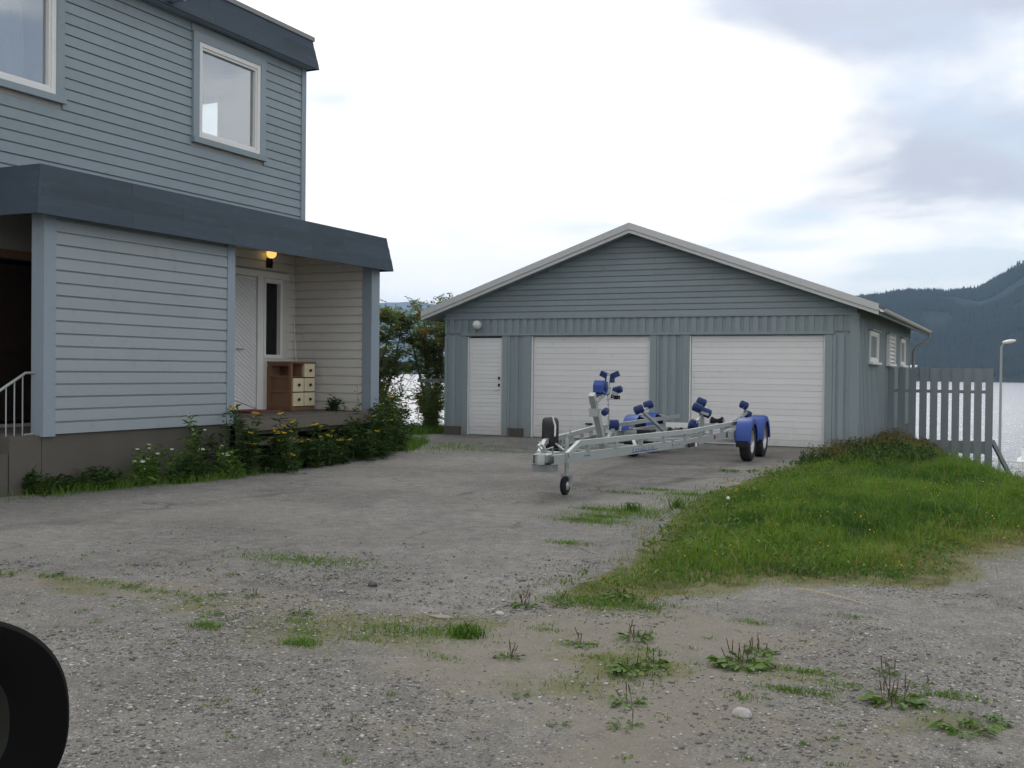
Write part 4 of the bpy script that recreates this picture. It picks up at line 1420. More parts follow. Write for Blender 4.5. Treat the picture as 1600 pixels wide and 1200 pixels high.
def roller(c, ax, r_=.068, w_=.13, mat=None, parent=None, name='roller'):
    o = tb(name, MB().lathe([(.014, -w_ / 2 - .012), (r_ * .55, -w_ / 2 - .01), (r_ * .9, -w_ / 2), (r_, -w_ / 2 + .02), (r_ * .97, 0), (r_, w_ / 2 - .02), (r_ * .9, w_ / 2), (r_ * .55, w_ / 2 + .01), (.014, w_ / 2 + .012)], c, ax, 18), mat or M['navy_rubber'], True, parent)
    return o


def vroller(c, parent=None):
    w_ = .22
    return tb('keel_roller', MB().lathe([(.014, -w_ / 2), (.072, -w_ / 2), (.074, -w_ / 2 + .03), (.05, -w_ / 4), (.036, 0), (.05, w_ / 4), (.074, w_ / 2 - .03), (.072, w_ / 2), (.014, w_ / 2)], c, (1, 0, 0), 18), M['black_rubber'], True, parent)


roller((0, 2.64, 1.20), (1, 0, .25), .05, .15, parent=wp)
tb('roller_bracket', MB().box(-.05, .05, 2.56, 2.66, 1.08, 1.13), M['black'], False, wp)
roller((.03, 2.10, .93), (0, 1, .3), .045, .10, parent=wp)
roller((.03, 2.46, .745), (1, .3, 0), .075, .12)
tb('roller_bracket', MB().beam((.03, 2.46, .70), (.02, 2.2, .56), .04, .02).box(.0, .06, 2.40, 2.50, .52, .70))
for u, z in ((5.72, .50), (8.7, .56)):
    vroller((0, u, z))
    tb('roller_bracket', MB().box(-.13, -.118, u - .05, u + .05, .44, z + .03).box(.118, .13, u - .05, u + .05, .44, z + .03).box(-.13, .13, u - .05, u + .05, .425, .438))
    tb('crossmember', MB().beam((-rv(u) + .03, u + .1, .45), (rv(u) - .03, u + .1, .45), .05, .05))
# near-side front cradle: post with a rocking bar carrying rollers
tb('cradle_post', MB().beam((.52, 5.40, .50), (.50, 5.38, .80), .06, .06, (1, 0, 0)))
tb('cradle_bar', MB().beam((.52, 5.02, .70), (.48, 5.75, .88), .035, .05).beam((.42, 5.3, .86), (.62, 5.34, .80), .03, .04))
roller((.47, 5.48, .985), (.8, .35, -.35))
roller((.52, 5.02, .915), (.8, .35, -.35))
roller((.55, 5.42, .83), (.8, .35, -.35), .072, .16)
roller((.44, 5.10, .645), (.8, .35, -.35), .085, .12)
tb('cradle_bracket', MB().beam((.51, 5.06, .90), (.50, 5.42, .80), .02, .03).beam((.47, 5.46, .97), (.50, 5.42, .80), .02, .03).beam((.44, 5.12, .64), (.52, 5.3, .60), .02, .03))
# far-side front cradle
tb('cradle_post', MB().beam((-.36, 6.35, .47), (-.40, 5.12, .86), .045, .045))
roller((-.40, 5.02, .865), (.8, .3, .35))
roller((-.40, 5.55, .925), (.8, .3, .35))
tb('cradle_bar', MB().beam((-.40, 4.98, .83), (-.40, 5.6, .88), .03, .03))
# near-side rear cradle
tb('cradle_post', MB().beam((.68, 6.05, .55), (.66, 8.05, .745), .05, .05))
roller((.66, 7.85, .885), (.8, .3, -.35))
roller((.66, 8.15, .715), (.8, .3, -.35))
tb('cradle_bar', MB().beam((.66, 7.80, .86), (.66, 8.18, .70), .03, .03))
# lamp board, tray and side markers
tb('light_board', MB().box(-.24, .24, 6.02, 6.05, .55, .63).beam((-.2, 6.06, .59), (-.2, 6.4, .5), .02, .02), M['plastic_white'])
tb('battery_tray', MB().box(-.42, -.20, 5.0, 5.3, .47, .55), M['black'])
mk = tb('side_marker', MB().box(rv(3.85) + .012, rv(3.85) + .035, 3.62, 3.95, .405, .455), M['black'])
tb('lens', MB().box(rv(3.9) + .036, rv(3.9) + .045, 3.93, 4.02, .40, .45), M['plastic_white'], False, mk)
tb('lens', MB().box(rv(3.9) + .036, rv(3.9) + .045, 4.025, 4.10, .40, .45), M['red_lens'], False, mk)
tb('reflector', MB().lathe([(.03, 0), (.03, .01), (.01, .012)], (rv(5.2) + .01, 5.2, .465), (1, 0, 0), 12), M['red_lens'])
# maker's mark on the near rail: small blue italic lettering, too small to read, and a swash under it
mb = MB()
xs_ = 1.98
for k, (w_, h_) in enumerate(((.05, .044), (.045, .03), (.05, .034), (.03, .03), (.05, .042), (.045, .03), (.05, .03), (.035, .04), (.05, .03))):
    x_ = rv(xs_) + .0045
    mb.prism([(0, 0), (.012, 0), (.012 + h_ * .5, h_), (h_ * .5, h_)], (x_, xs_, .445), (0, 1, 0), (0, 0, 1), (.003, 0, 0))
    mb.prism([(.01, h_ * .4), (w_, h_ * .4), (w_ + .006, h_ * .4 + .011), (.014, h_ * .4 + .011)], (x_, xs_, .445), (0, 1, 0), (0, 0, 1), (.003, 0, 0))
    mb.prism([(w_ - .012, 0), (w_, 0), (w_ + h_ * .4, h_ * .8), (w_ - .012 + h_ * .4, h_ * .8)], (x_, xs_, .445), (0, 1, 0), (0, 0, 1), (.003, 0, 0))
    xs_ += w_ + .03
tb('lettering', mb, M['blue_plastic'])
mb = MB()
for a, b in ((1.96, 2.35), (2.35, 2.72)):
    mb.beam((rv(a) + .006, a, .432), (rv(b) + .006, b, .437), .003, .010)
tb('lettering_swash', mb, M['blue_plastic'])

tb('brake_cable', MB().tube([(.10, .35, .52), (.20, 1.0, .50), (.40, 2.2, .50), (.62, 3.6, .505), (.66, 5.2, .50), (.6, 6.4, .40)], .007, 6), M['black'], True)
tb('wiring', MB().tube([(-.02, .3, .55), (-.12, .9, .53), (-.32, 2.0, .535), (-.6, 3.5, .53), (-.64, 5.5, .53)], .006, 6), M['black'], True)
tb('winch_strap', MB().beam((0, 2.07, 1.27), (0, 2.5, 1.17), .045, .004), M['black'], False, wn)
tb('strap_hook', MB().tube([(0, 2.5, 1.17), (0, 2.54, 1.14), (0, 2.52, 1.10), (0, 2.48, 1.12)], .006, 6), gv, True, wn)
for u in (1.2, 2.6, 4.1, 5.5):
    tb('cable_clip', MB().box(rv(u) - .05, rv(u) - .02, u, u + .02, .49, .512), M['black'])
# ------------------------------------------------------------------ lawn
def inside(poly, n, gen):
    lo, hi = poly.min(0), poly.max(0)
    p = lo + gen.random((n, 2)) * (hi - lo)
    return p[sdist(p[:, 0], p[:, 1], poly) < 0]


def zat(x, y):
    z = height(x, y)
    d = sdist(x, y, LAWN)
    v = sdist(x, y, DRIVEA)
    rel_ = (fbm(x * 1.1, y * 1.1, 4) - .5) * .05 + (fbm(x * 5, y * 5, 3) - .5) * .012
    z = z + np.where(v > 0, rel_ * np.clip(v / .4, 0, 1), .012)
    return z + np.where(d < 0, np.clip(-d / 1.5, 0, 1) * .06, 0)


g = np.random.default_rng(21)
SEEN = np.array([(-3.6, 6), (-.1, 6), (1.2, 9), (1.3, 17), (.6, 27), (-3.4, 27), (-3.7, 12)], float)
P2 = inside(SEEN, 330000, g)
dl_ = sdist(P2[:, 0], P2[:, 1], LAWN)
nz = fbm(P2[:, 0] * 2.1, P2[:, 1] * 2.1, 4)
n3 = fbm(P2[:, 0] * .9 + 40, P2[:, 1] * .9, 3)
keep = (dl_ + (nz - .5) * 1.1 < 0) & (g.random(len(P2)) < np.clip(-dl_ * 2.4 + .12 + (nz - .5) * .8, .05, 1) * np.where(P2[:, 1] > 16, .55, 1.))
keep &= ~((P2[:, 0] < -2.8) & (P2[:, 1] > 21.0))
P2, dl_, nz, n3 = P2[keep], dl_[keep], nz[keep], n3[keep]
n5 = fbm(P2[:, 0] * 5.5, P2[:, 1] * 5.5, 3)
hb = (.030 + .088 * np.clip(-dl_ / 1.1, 0, 1)) * (.05 + nz * .8 + n5 * 1.15) * (.6 + g.random(len(P2)) * .8)
tall = g.random(len(P2)) < .03
hb = np.where(tall, hb * 1.9, hb)
hb = hb * np.where(P2[:, 1] > 16, 1.25, 1.)
rnd = np.clip(-.75 + n3 * 1.5 + n5 * 1.0 + g.normal(size=len(P2)) * .25 + .3 * np.exp(dl_ / .35), 0, 1)
dry = (g.random(len(P2)) < .02 + .55 * np.exp(dl_ / .28) * (n3 > .38) + .05 * (n5 > .62) + .5 * np.exp(-((P2[:, 0] - .1) ** 2 + (P2[:, 1] - 10.1) ** 2) / .5) + .5 * np.exp(-((P2[:, 0] + .5) ** 2 + (P2[:, 1] - 8.8) ** 2) / .25))
B3 = np.column_stack([P2, zat(P2[:, 0], P2[:, 1]) - .01])
Vg, Fg, Ag = blades(B3[~dry], hb[~dry], g.uniform(.004, .0095, (~dry).sum()), g.uniform(.2, .95, (~dry).sum()), rnd[~dry], 1)
tag(link('grass', fast_mesh('grass', Vg, Fg, M['grass'], 3, {'rnd': Ag})), 'lush green unmown grass on the bank beside the driveway', 'grass', kind='stuff')
Vg, Fg, Ag = blades(B3[dry], hb[dry] * 1.05, g.uniform(.003, .007, dry.sum()), g.uniform(.3, 1.1, dry.sum()), g.random(dry.sum()), 2)
tag(link('dry_grass', fast_mesh('dry_grass', Vg, Fg, M['grass_dry'], 3, {'rnd': Ag})), 'straw-coloured dry grass blades along the lawn edge', 'grass', kind='stuff')

# broad-leaf clover and dandelion leaves through the lawn
n_ = 14000
Q = inside(LAWN, n_ * 4, g)
Q = Q[(Q[:, 0] < 1.3) & (Q[:, 1] < 24)][:n_]
nn3 = fbm(Q[:, 0] * 1.7 + 9, Q[:, 1] * 1.7, 3)
Q = Q[nn3 > .45]
dirs = np.column_stack([g.normal(size=(len(Q), 2)), g.uniform(.2, 1.2, len(Q))])
cq = np.column_stack([Q, zat(Q[:, 0], Q[:, 1]) + g.uniform(.0, .08, len(Q))])
Vg, Fg, Ag = leaves(cq, dirs, g.uniform(.03, .10, len(Q)), g.uniform(.012, .03, len(Q)), g.random(len(Q)), .8, 3)
tag(link('lawn_weeds', fast_mesh('lawn_weeds', Vg, Fg, M['weed'], 3, {'rnd': Ag})), 'broad-leaved weeds mixed into the green grass', 'weeds', kind='stuff')

# rust-brown tall weeds by the garage corner and the fence
poly = np.array([(-3.25, 18.2), (-2.75, 21.2), (-2.75, 26.0), (-1.3, 26.0), (-1.2, 20.5), (-1.9, 18.2)], float)
Q = inside(poly, 5200, g)
kq = fbm(Q[:, 0] * 1.6 + 70, Q[:, 1] * 1.6, 3)
Q = Q[kq > .42]
zq = zat(Q[:, 0], Q[:, 1])
hq = g.uniform(.06, .27, len(Q)) * (.4 + kq[kq > .42] * 1.1)
Vg, Fg, Ag = blades(np.column_stack([Q, zq]), hq, g.uniform(.006, .014, len(Q)), g.uniform(.1, .5, len(Q)), g.random(len(Q)), 4)
nq = 9000
ii = g.integers(0, len(Q), nq)
cl = np.column_stack([Q[ii] + g.normal(size=(nq, 2)) * .03, zq[ii] + hq[ii] * g.uniform(.4, 1.0, nq)])
V2, F2, A2 = leaves(cl, np.column_stack([g.normal(size=(nq, 2)) * .7, g.uniform(.2, 1, nq)]), g.uniform(.03, .07, nq), g.uniform(.012, .028, nq), g.random(nq), .5, 5)
tag(link('tall_weeds', fast_mesh('tall_weeds', np.concatenate([Vg, V2]), np.concatenate([Fg, F2 + len(Vg)]), M['rust'], 3, {'rnd': np.concatenate([Ag, A2])})),
    'tall rust-brown seeding weeds below the picket fence', 'weeds', kind='stuff')
# green tall growth in front of them
Q = inside(np.array([(-3.2, 17.0), (-2.7, 20.6), (-1.5, 20.5), (-1.2, 17.2), (-2.0, 15.8)], float), 7000, g)
kq = fbm(Q[:, 0] * 1.5 + 20, Q[:, 1] * 1.5, 3)
Q = Q[kq > .45]
zq = zat(Q[:, 0], Q[:, 1])
hq = g.uniform(.05, .30, len(Q)) * (kq[kq > .45] * 1.8 - .3)
nq = 7000
ii = g.integers(0, len(Q), nq)
cl = np.column_stack([Q[ii] + g.normal(size=(nq, 2)) * .04, zq[ii] + hq[ii] * g.uniform(.1, 1.0, nq)])
V2, F2, A2 = leaves(cl, np.column_stack([g.normal(size=(nq, 2)) * .7, g.uniform(.1, 1.2, nq)]), g.uniform(.05, .13, nq), g.uniform(.015, .035, nq), g.random(nq), .6, 6)
tag(link('meadow_growth', fast_mesh('meadow_growth', V2, F2, M['tansy'], 3, {'rnd': A2})), 'dark green leafy growth on the bank near the garage corner', 'weeds', kind='stuff')

# sparse grass and moss tufts in the gravel and along the asphalt edge
tuft = []
def tufts(x, y, sx, sy, n, h0, h1):
    for _ in range(n):
        a, b = g.normal(x, sx), g.normal(y, sy)
        tuft.append((a, b, g.uniform(h0, h1)))
tufts(-3.0, 5.15, .22, .10, 900, .02, .06)
tufts(-2.72, 5.18, .05, .05, 160, .05, .12)
tufts(-3.40, 4.62, .06, .04, 260, .03, .07)
tufts(-4.07, 4.66, .06, .04, 220, .03, .07)
tufts(-2.35, 6.3, .22, .10, 1800, .02, .06)
tufts(-1.67, 4.95, .10, .14, 420, .02, .06)
tufts(-1.82, 4.62, .15, .12, 200, .015, .04)
tufts(-.95, 5.33, .09, .03, 260, .02, .05)
tufts(-.9, 4.94, .09, .03, 260, .02, .055)
tufts(-1.2, 5.2, .15, .05, 150, .015, .04)
tufts(-.28, 5.2, .08, .03, 180, .02, .05)
tufts(-4.85, 6.62, .32, .12, 1500, .012, .04)
tufts(-5.0, 5.3, .35, .05, 450, .015, .045)
tufts(-6.0, 5.3, .4, .05, 350, .015, .045)
tufts(-3.9, 4.95, .4, .12, 500, .01, .03)
tufts(-3.55, 10.4, .28, .28, 1500, .015, .06)
tufts(-3.75, 10.0, .14, .06, 500, .012, .04)
tufts(-3.95, 10.5, .16, .06, 420, .012, .04)
tufts(-4.0, 12.6, .16, .06, 350, .012, .045)
tufts(-3.6, 12.3, .16, .05, 300, .012, .045)
tufts(-3.75, 9.65, .22, .10, 900, .015, .05)
tufts(-3.4, 8.3, .10, .05, 200, .015, .05)
tufts(-3.3, 12.0, .2, .5, 900, .03, .10)
tufts(-4.2, 12.1, .3, .06, 300, .02, .05)
tufts(-4.9, 11.0, .6, .5, 160, .01, .03)
tufts(-9.6, 17.5, .5, .8, 900, .03, .12)
tufts(-9.7, 9.6, .14, .7, 1500, .04, .20)
tufts(-9.35, 10.9, .12, .5, 900, .04, .18)
tufts(-8.4, 17.2, .7, .12, 500, .015, .05)
tufts(-2.1, 5.25, .08, .03, 130, .015, .04)
tufts(-1.3, 4.5, .5, .4, 120, .01, .03)
for x, y, n_ in ((-1.9, 5.05, 200), (-1.75, 5.3, 160), (-.75, 5.15, 160), (-.35, 4.95, 150), (-1.1, 4.75, 120), (-3.55, 4.85, 220), (-3.75, 5.05, 200), (-3.2, 4.85, 200), (-4.25, 4.95, 180), (-2.4, 5.5, 160), (-2.6, 4.7, 140), (-1.4, 6.2, 180), (-.9, 6.6, 180)):
    tufts(x, y, .07, .035, n_, .012, .035)
for _ in range(170):   # tiny sprigs all over
    x, y = g.uniform(-6.5, .2), g.uniform(3.2, 6.4)
    tufts(x, y, .02, .015, int(g.integers(5, 26)), .012, .035)
tuft = np.array(tuft)
tuft[:, 2] *= np.where((tuft[:, 1] < 7), .75, 1.)
keep_ = (g.random(len(tuft)) < .9) | (tuft[:, 1] > 7)
tuft = tuft[keep_]
ok = (sdist(tuft[:, 0], tuft[:, 1], LAWN) > -.3)
tuft = tuft[ok]
tz = zat(tuft[:, 0], tuft[:, 1])
Vg, Fg, Ag = blades(np.column_stack([tuft[:, :2], tz - .004]), tuft[:, 2], g.uniform(.003, .007, len(tuft)), g.uniform(.3, 1.2, len(tuft)), np.clip(.25 + g.random(len(tuft)) * .75, 0, 1), 8)
tag(link('grass_tufts', fast_mesh('grass_tufts', Vg, Fg, M['grass'], 3, {'rnd': Ag})), 'sparse short grass sprouting through gravel and cracks', 'grass', kind='stuff')

# grass verge under the house plants and on the bank behind
Q = inside(np.array([(-14.5, 19.6), (-11.9, 20.5), (-12.0, 23.4), (-15, 22.4)], float), 14000, g)
Q2 = inside(np.array([(-11.6, 15.9), (-9.6, 16.2), (-10.6, 18.6), (-13.5, 20.0)], float), 9000, g)
Q = np.concatenate([Q, Q2])
Vg, Fg, Ag = blades(np.column_stack([Q, zat(Q[:, 0], Q[:, 1]) - .01]), g.uniform(.06, .28, len(Q)), g.uniform(.006, .012, len(Q)), g.uniform(.2, .8, len(Q)), g.random(len(Q)), 9)
tag(link('verge_grass', fast_mesh('verge_grass', Vg, Fg, M['grass'], 3, {'rnd': Ag})), 'rough grass verge between the house and the garage', 'grass', kind='stuff')

# ------------------------------------------------------------------ plantain weeds in the gravel
def plantain(x, y, r_, nleaf, nspike, label, seed, grp='weeds growing in the gravel', name='plantain_weed', cat='weed'):
    gg = np.random.default_rng(seed)
    z = float(zat(np.array([x]), np.array([y]))[0])
    root = empty(name, (x, y, z), label, cat, grp)
    a = gg.random(nleaf) * 2 * np.pi
    rr = gg.random(nleaf) ** .6 * r_ * .55
    c = np.column_stack([rr * np.cos(a), rr * np.sin(a), np.full(nleaf, .004)])
    a2 = a + gg.normal(size=nleaf) * .6
    d = np.column_stack([np.cos(a2), np.sin(a2), gg.uniform(.1, .8, nleaf)])
    L = gg.uniform(.45, 1.05, nleaf) * r_ * .66
    # two-piece leaves: rising petiole half then flat blade
    mid = c + d * L[:, None] * .45
    V1, F1, A1 = leaves(c, d, L * .62, L * .16, gg.random(nleaf), 1.2, seed)
    d2 = d.copy()
    d2[:, 2] *= .15
    V2, F2, A2 = leaves(mid, d2, L * .75, L * .42, gg.random(nleaf), 1.6, seed + 1, .12)
    me_ = fast_mesh('leaves', np.concatenate([V1, V2]), np.concatenate([F1, F2 + len(V1)]), M['weed'], 3, {'rnd': np.concatenate([A1, A2])})
    link('leaves', me_, root, None, True)
    for k in range(nspike):
        aa, r2 = gg.random() * 2 * np.pi, gg.random() * r_ * .6
        h_ = gg.uniform(.05, .13) * (r_ / .14) ** .5
        lx, ly = gg.normal() * .02, gg.normal() * .02
        p0 = Vector((r2 * math.cos(aa), r2 * math.sin(aa), 0))
        p1 = p0 + Vector((lx * .5, ly * .5, h_ * .5))
        p2 = p0 + Vector((lx, ly, h_))
        link('flower_spike', MB().tube([p0, p1, p1 + (p2 - p1) * .15, p2], [.0012, .0014, .003, .002], 5).mesh('flower_spike', M['spike'], True), root, None, True)
    return root


W_ = [  # x, y, radius, leaves, spikes, label
    (-1.23, 5.28, .17, 60, 9, 'largest spiky plantain clump in the middle of the gravel'),
    (-1.22, 5.58, .11, 34, 7, 'plantain clump just behind the largest spiky one'),
    (-.49, 4.97, .15, 50, 11, 'plantain with many tall brown spikes, at the right in the gravel'),
    (-.57, 5.43, .09, 22, 5, 'small spiked plantain behind the tall-spiked one at the right'),
    (-.41, 5.33, .07, 16, 2, 'little plantain right of the two spiked ones'),
    (-1.68, 4.90, .13, 54, 3, 'leafy weed beside a mossy patch in the middle foreground'),
    (-1.62, 5.05, .10, 40, 4, 'leafy weed directly behind the one beside the mossy patch'),
    (-1.86, 5.48, .12, 36, 7, 'plantain clump with short spikes between lawn tip and gravel'),
    (-2.07, 5.24, .09, 24, 3, 'weed left of the short-spiked clump below the lawn tip'),
    (-1.53, 4.42, .10, 34, 3, 'weed with upright leaves in the lower middle of the gravel'),
    (-1.44, 4.12, .085, 22, 1, 'flat weed near the bottom edge, right of another small flat one'),
    (-1.68, 4.02, .06, 14, 0, 'small flat weed nearest the bottom edge of the picture'),
    (-.20, 4.66, .13, 36, 0, 'flat broad-leaved weed in the lower right gravel'),
    (-.12, 4.82, .12, 30, 0, 'flat broad-leaved weed behind the one in the lower right gravel'),
    (-2.30, 4.85, .08, 26, 6, 'lone plantain with upright spikes left of centre foreground'),
    (-2.74, 5.97, .10, 34, 8, 'spiked plantain standing at the corner of the asphalt'),
    (-2.30, 6.44, .13, 40, 2, 'broad plantain at the tip of the lawn'),
    (-2.55, 6.1, .09, 26, 4, 'plantain between the asphalt corner and the lawn tip'),
    (-2.05, 6.3, .08, 20, 1, 'low plantain on the gravel right of the lawn tip'),
    (-3.83, 5.20, .085, 26, 1, 'dark green weed alone in the brown dirt strip'),
    (-4.62, 5.39, .075, 22, 1, 'weed in the dirt strip with a twin to its right'),
    (-4.39, 5.47, .08, 24, 3, 'right-hand twin weed in the dirt strip'),
    (-5.29, 5.33, .09, 24, 0, 'flat weed on the asphalt border at the left'),
    (-6.01, 5.32, .10, 26, 0, 'flat weed on the asphalt border near the left edge'),
    (-6.30, 5.20, .08, 22, 0, 'weed at the left picture edge on the asphalt border'),
    (-4.63, 5.17, .08, 22, 0, 'weed in front of the twin weeds in the dirt strip'),
    (-2.00, 4.33, .06, 16, 0, 'tiny weed in the brown dirt of the lower middle'),
    (-.28, 5.22, .07, 18, 0, 'small weed at the right near the tall-spiked plantain'),
    (-3.84, 15.5, .16, 40, 0, 'bright green weed on the asphalt below the trailer wheels'),
    (-3.58, 15.7, .12, 30, 0, 'bright green weed right of the one below the trailer wheels'),
]
for k, (x, y, r_, nl, ns, lb) in enumerate(W_):
    plantain(x, y, r_ * (.88 if y < 7 else 1.), nl, ns, lb, 100 + k)


def spiky(x, y, h_, n, label, seed):
    gg = np.random.default_rng(seed)
    z = float(zat(np.array([x]), np.array([y]))[0])
    root = empty('weed_tuft', (x, y, z), label, 'weed', 'upright weeds at the lawn edge')
    base = np.column_stack([gg.normal(size=(n, 2)) * .04, np.zeros(n)])
    V, F, A = blades(base, gg.uniform(.5, 1, n) * h_, gg.uniform(.008, .016, n), gg.uniform(.3, .9, n), gg.random(n) * .6, seed)
    link('leaves', fast_mesh('leaves', V, F, M['weed'], 3, {'rnd': A}), root, None, True)
    return root


spiky(-3.61, 10.55, .15, 60, 'dark spiky weed tuft at the left tip of the lawn border', 301)
spiky(-3.28, 11.05, .17, 60, 'brownish upright weed where lawn meets asphalt', 302)
spiky(-2.70, 5.16, .10, 90, 'bright grass tuft in the dirt by the asphalt corner', 303)

# dandelion clock and a handful of pale blossoms in the lawn
dx, dy = -2.55, 10.2
dz_ = float(zat(np.array([dx]), np.array([dy]))[0])
DC = empty('dandelion', (dx, dy, dz_), 'white dandelion seed head standing in the green grass', 'flower')
MB().tube([(dx, dy, dz_), (dx + .01, dy, dz_ + .2)], .003, 5).build('stem', M['spike'], DC)
MB().lathe([(.017 * math.sin(math.pi * k / 6) + .001, -.017 * math.cos(math.pi * k / 6)) for k in range(7)], (dx + .01, dy, dz_ + .21), (0, 0, 1), 10).build('seed_head', M['yarrow'], DC, True)

# ------------------------------------------------------------------ tansy and yarrow along the house
head_me = None
def flower_mesh(mat, r_, n):
    mb = MB()
    gg = random.Random(4)
    for k in range(n):
        a, q = k * 2.4, r_ * math.sqrt((k + .5) / n)
        mb.lathe([(.004, -.004), (r_ * .24, .0), (r_ * .2, .007), (.002, .010)], (q * math.cos(a), q * math.sin(a), gg.uniform(-.008, .008)), (gg.uniform(-.3, .3), gg.uniform(-.3, .3), 1), 6)
    return mb.mesh('flower_head', mat)


FM = {'yellow': [flower_mesh(M['yellow'], .045, 12), flower_mesh(M['yellow'], .06, 16)], 'white': [flower_mesh(M['yarrow'], .026, 12), flower_mesh(M['yarrow'], .036, 16)]}


def herb(name, label, x, y, h_, r_, nst, nleaf, nfl, colr, seed, cat, grp, leafm='tansy', lean=.25, fl_side=(.9, -.5)):
    gg = np.random.default_rng(seed)
    z = float(zat(np.array([x]), np.array([y]))[0])
    root = empty(name, (x, y, z - .02), label, cat, grp)
    mb = MB()
    tips = []
    stp = []
    for k in range(nst):
        a = gg.random() * 2 * np.pi
        b0 = Vector((gg.normal() * r_ * .45, gg.normal() * r_ * .45, 0))
        hh_ = h_ * (gg.uniform(.35, .9) if gg.random() < .8 else gg.uniform(.95, 1.3))
        out = Vector((math.cos(a), math.sin(a), 0)) * hh_ * lean * gg.random() * 1.5
        p1 = b0 + out * .3 + Vector((0, 0, hh_ * .5))
        p2 = b0 + out + Vector((0, 0, hh_))
        mb.tube([b0, p1, p2], [.006, .005, .003], 4, False)
        tips.append(p2)
        stp.append((b0, p1, p2))
    link('stems', mb.mesh('stems', M['weed']), root, None, True)
    ks = gg.integers(0, nst, nleaf)
    tt = gg.random(nleaf) ** .8
    c = np.array([(stp[k][0].lerp(stp[k][1], t_ * 2) if t_ < .5 else stp[k][1].lerp(stp[k][2], t_ * 2 - 1)) for k, t_ in zip(ks, tt)])
    c = c + gg.normal(size=c.shape) * np.array([.03, .03, .02])
    d = np.column_stack([gg.normal(size=(nleaf, 2)), gg.uniform(-.2, .9, nleaf)])
    V, F, A = leaves(c, d, gg.uniform(.06, .15, nleaf), gg.uniform(.012, .035, nleaf), gg.random(nleaf), .7, seed)
    link('foliage', fast_mesh('foliage', V, F, M[leafm], 3, {'rnd': A}), root, None, True)
    order = sorted(tips, key=lambda p: -(p.x * fl_side[0] + p.y * fl_side[1] + p.z * 1.1) + gg.normal() * .22)
    for k in range(min(nfl, len(order))):
        p = order[k] + Vector((0, 0, .012))
        o = link('flower_head', FM[colr][k % 2], root, None, True)
        o.location = p
        o.rotation_euler = (gg.uniform(-.35, .35), gg.uniform(-.1, .5), gg.random() * 6)
        s_ = gg.uniform(.5, .95)
        o.scale = (s_, s_, s_)
    return root


TG = 'flowering weeds along the house'
herb('tansy_plant', 'yellow tansy at the left end, in front of the pale corner post', -9.55, 11.55, .72, .34, 22, 1500, 5, 'yellow', 401, 'plant', TG)
herb('tansy_plant', 'tall yellow tansy with the most blossoms before the porch step', -9.35, 12.15, .70, .34, 26, 1400, 15, 'yellow', 402, 'plant', TG)
herb('tansy_plant', 'yellow tansy directly below the brown chest', -9.4, 12.85, .54, .34, 24, 1300, 9, 'yellow', 403, 'plant', TG)
herb('tansy_plant', 'yellow tansy below the right half of the deck', -9.5, 13.6, .50, .34, 24, 1300, 4, 'yellow', 404, 'plant', TG)
herb('leafy_shrub', 'dark green leafy shrub under the deck rim, few blossoms', -9.58, 14.4, .62, .40, 30, 2300, 3, 'yellow', 405, 'plant', TG)
herb('leafy_shrub', 'dense dark green shrub at the foot of the porch end post', -9.65, 15.2, .80, .46, 36, 3000, 2, 'yellow', 406, 'plant', TG)
herb('leafy_shrub', 'dark shrub just past the porch corner, by the verge', -10.15, 16.2, .95, .5, 36, 2800, 3, 'yellow', 407, 'plant', TG)
herb('leafy_shrub', 'smaller green shrub beyond the porch corner near the rowan', -10.9, 17.3, .80, .5, 30, 2200, 3, 'yellow', 408, 'plant', TG)
herb('yarrow_plant', 'white yarrow low against the concrete foundation', -9.62, 10.0, .50, .22, 14, 500, 9, 'white', 411, 'plant', TG, 'weed')
herb('yarrow_plant', 'white yarrow at the foot of the tansy by the corner post', -9.30, 11.15, .42, .16, 10, 420, 6, 'white', 412, 'plant', TG, 'weed')
herb('yarrow_plant', 'tall thin white yarrow between foundation flowers and the post', -9.7, 10.75, .72, .2, 9, 300, 5, 'white', 413, 'plant', TG, 'weed')
herb('low_weed', 'low green weed at the base of the concrete foundation', -9.75, 9.35, .28, .3, 18, 700, 0, 'white', 414, 'plant', TG, 'tansy')
herb('low_weed', 'low green weed in the shade near the entrance steps', -9.95, 8.75, .26, .3, 16, 600, 1, 'white', 415, 'plant', TG, 'tansy')
herb('low_weed', 'green creeping weed between yarrow and tansy at the wall', -9.45, 10.55, .30, .28, 18, 900, 0, 'white', 416, 'plant', TG, 'tansy')
o = herb('potted_plant', 'small dark plant standing on the deck beside the end wall', -10.55, 15.2, .24, .07, 9, 160, 0, 'white', 417, 'plant', None)
o.location.z = .735
link('pot', MB().lathe([(.05, 0), (.07, .1), (.075, .1), (.06, .02)], (0, 0, 0), (0, 0, 1), 12).mesh('pot', M['black'], True), o, None, True)
o2 = herb('deck_weed', 'thin weed with a yellow blossom growing by the deck end', -9.95, 15.05, 1.0, .1, 8, 220, 2, 'yellow', 418, 'plant', TG)

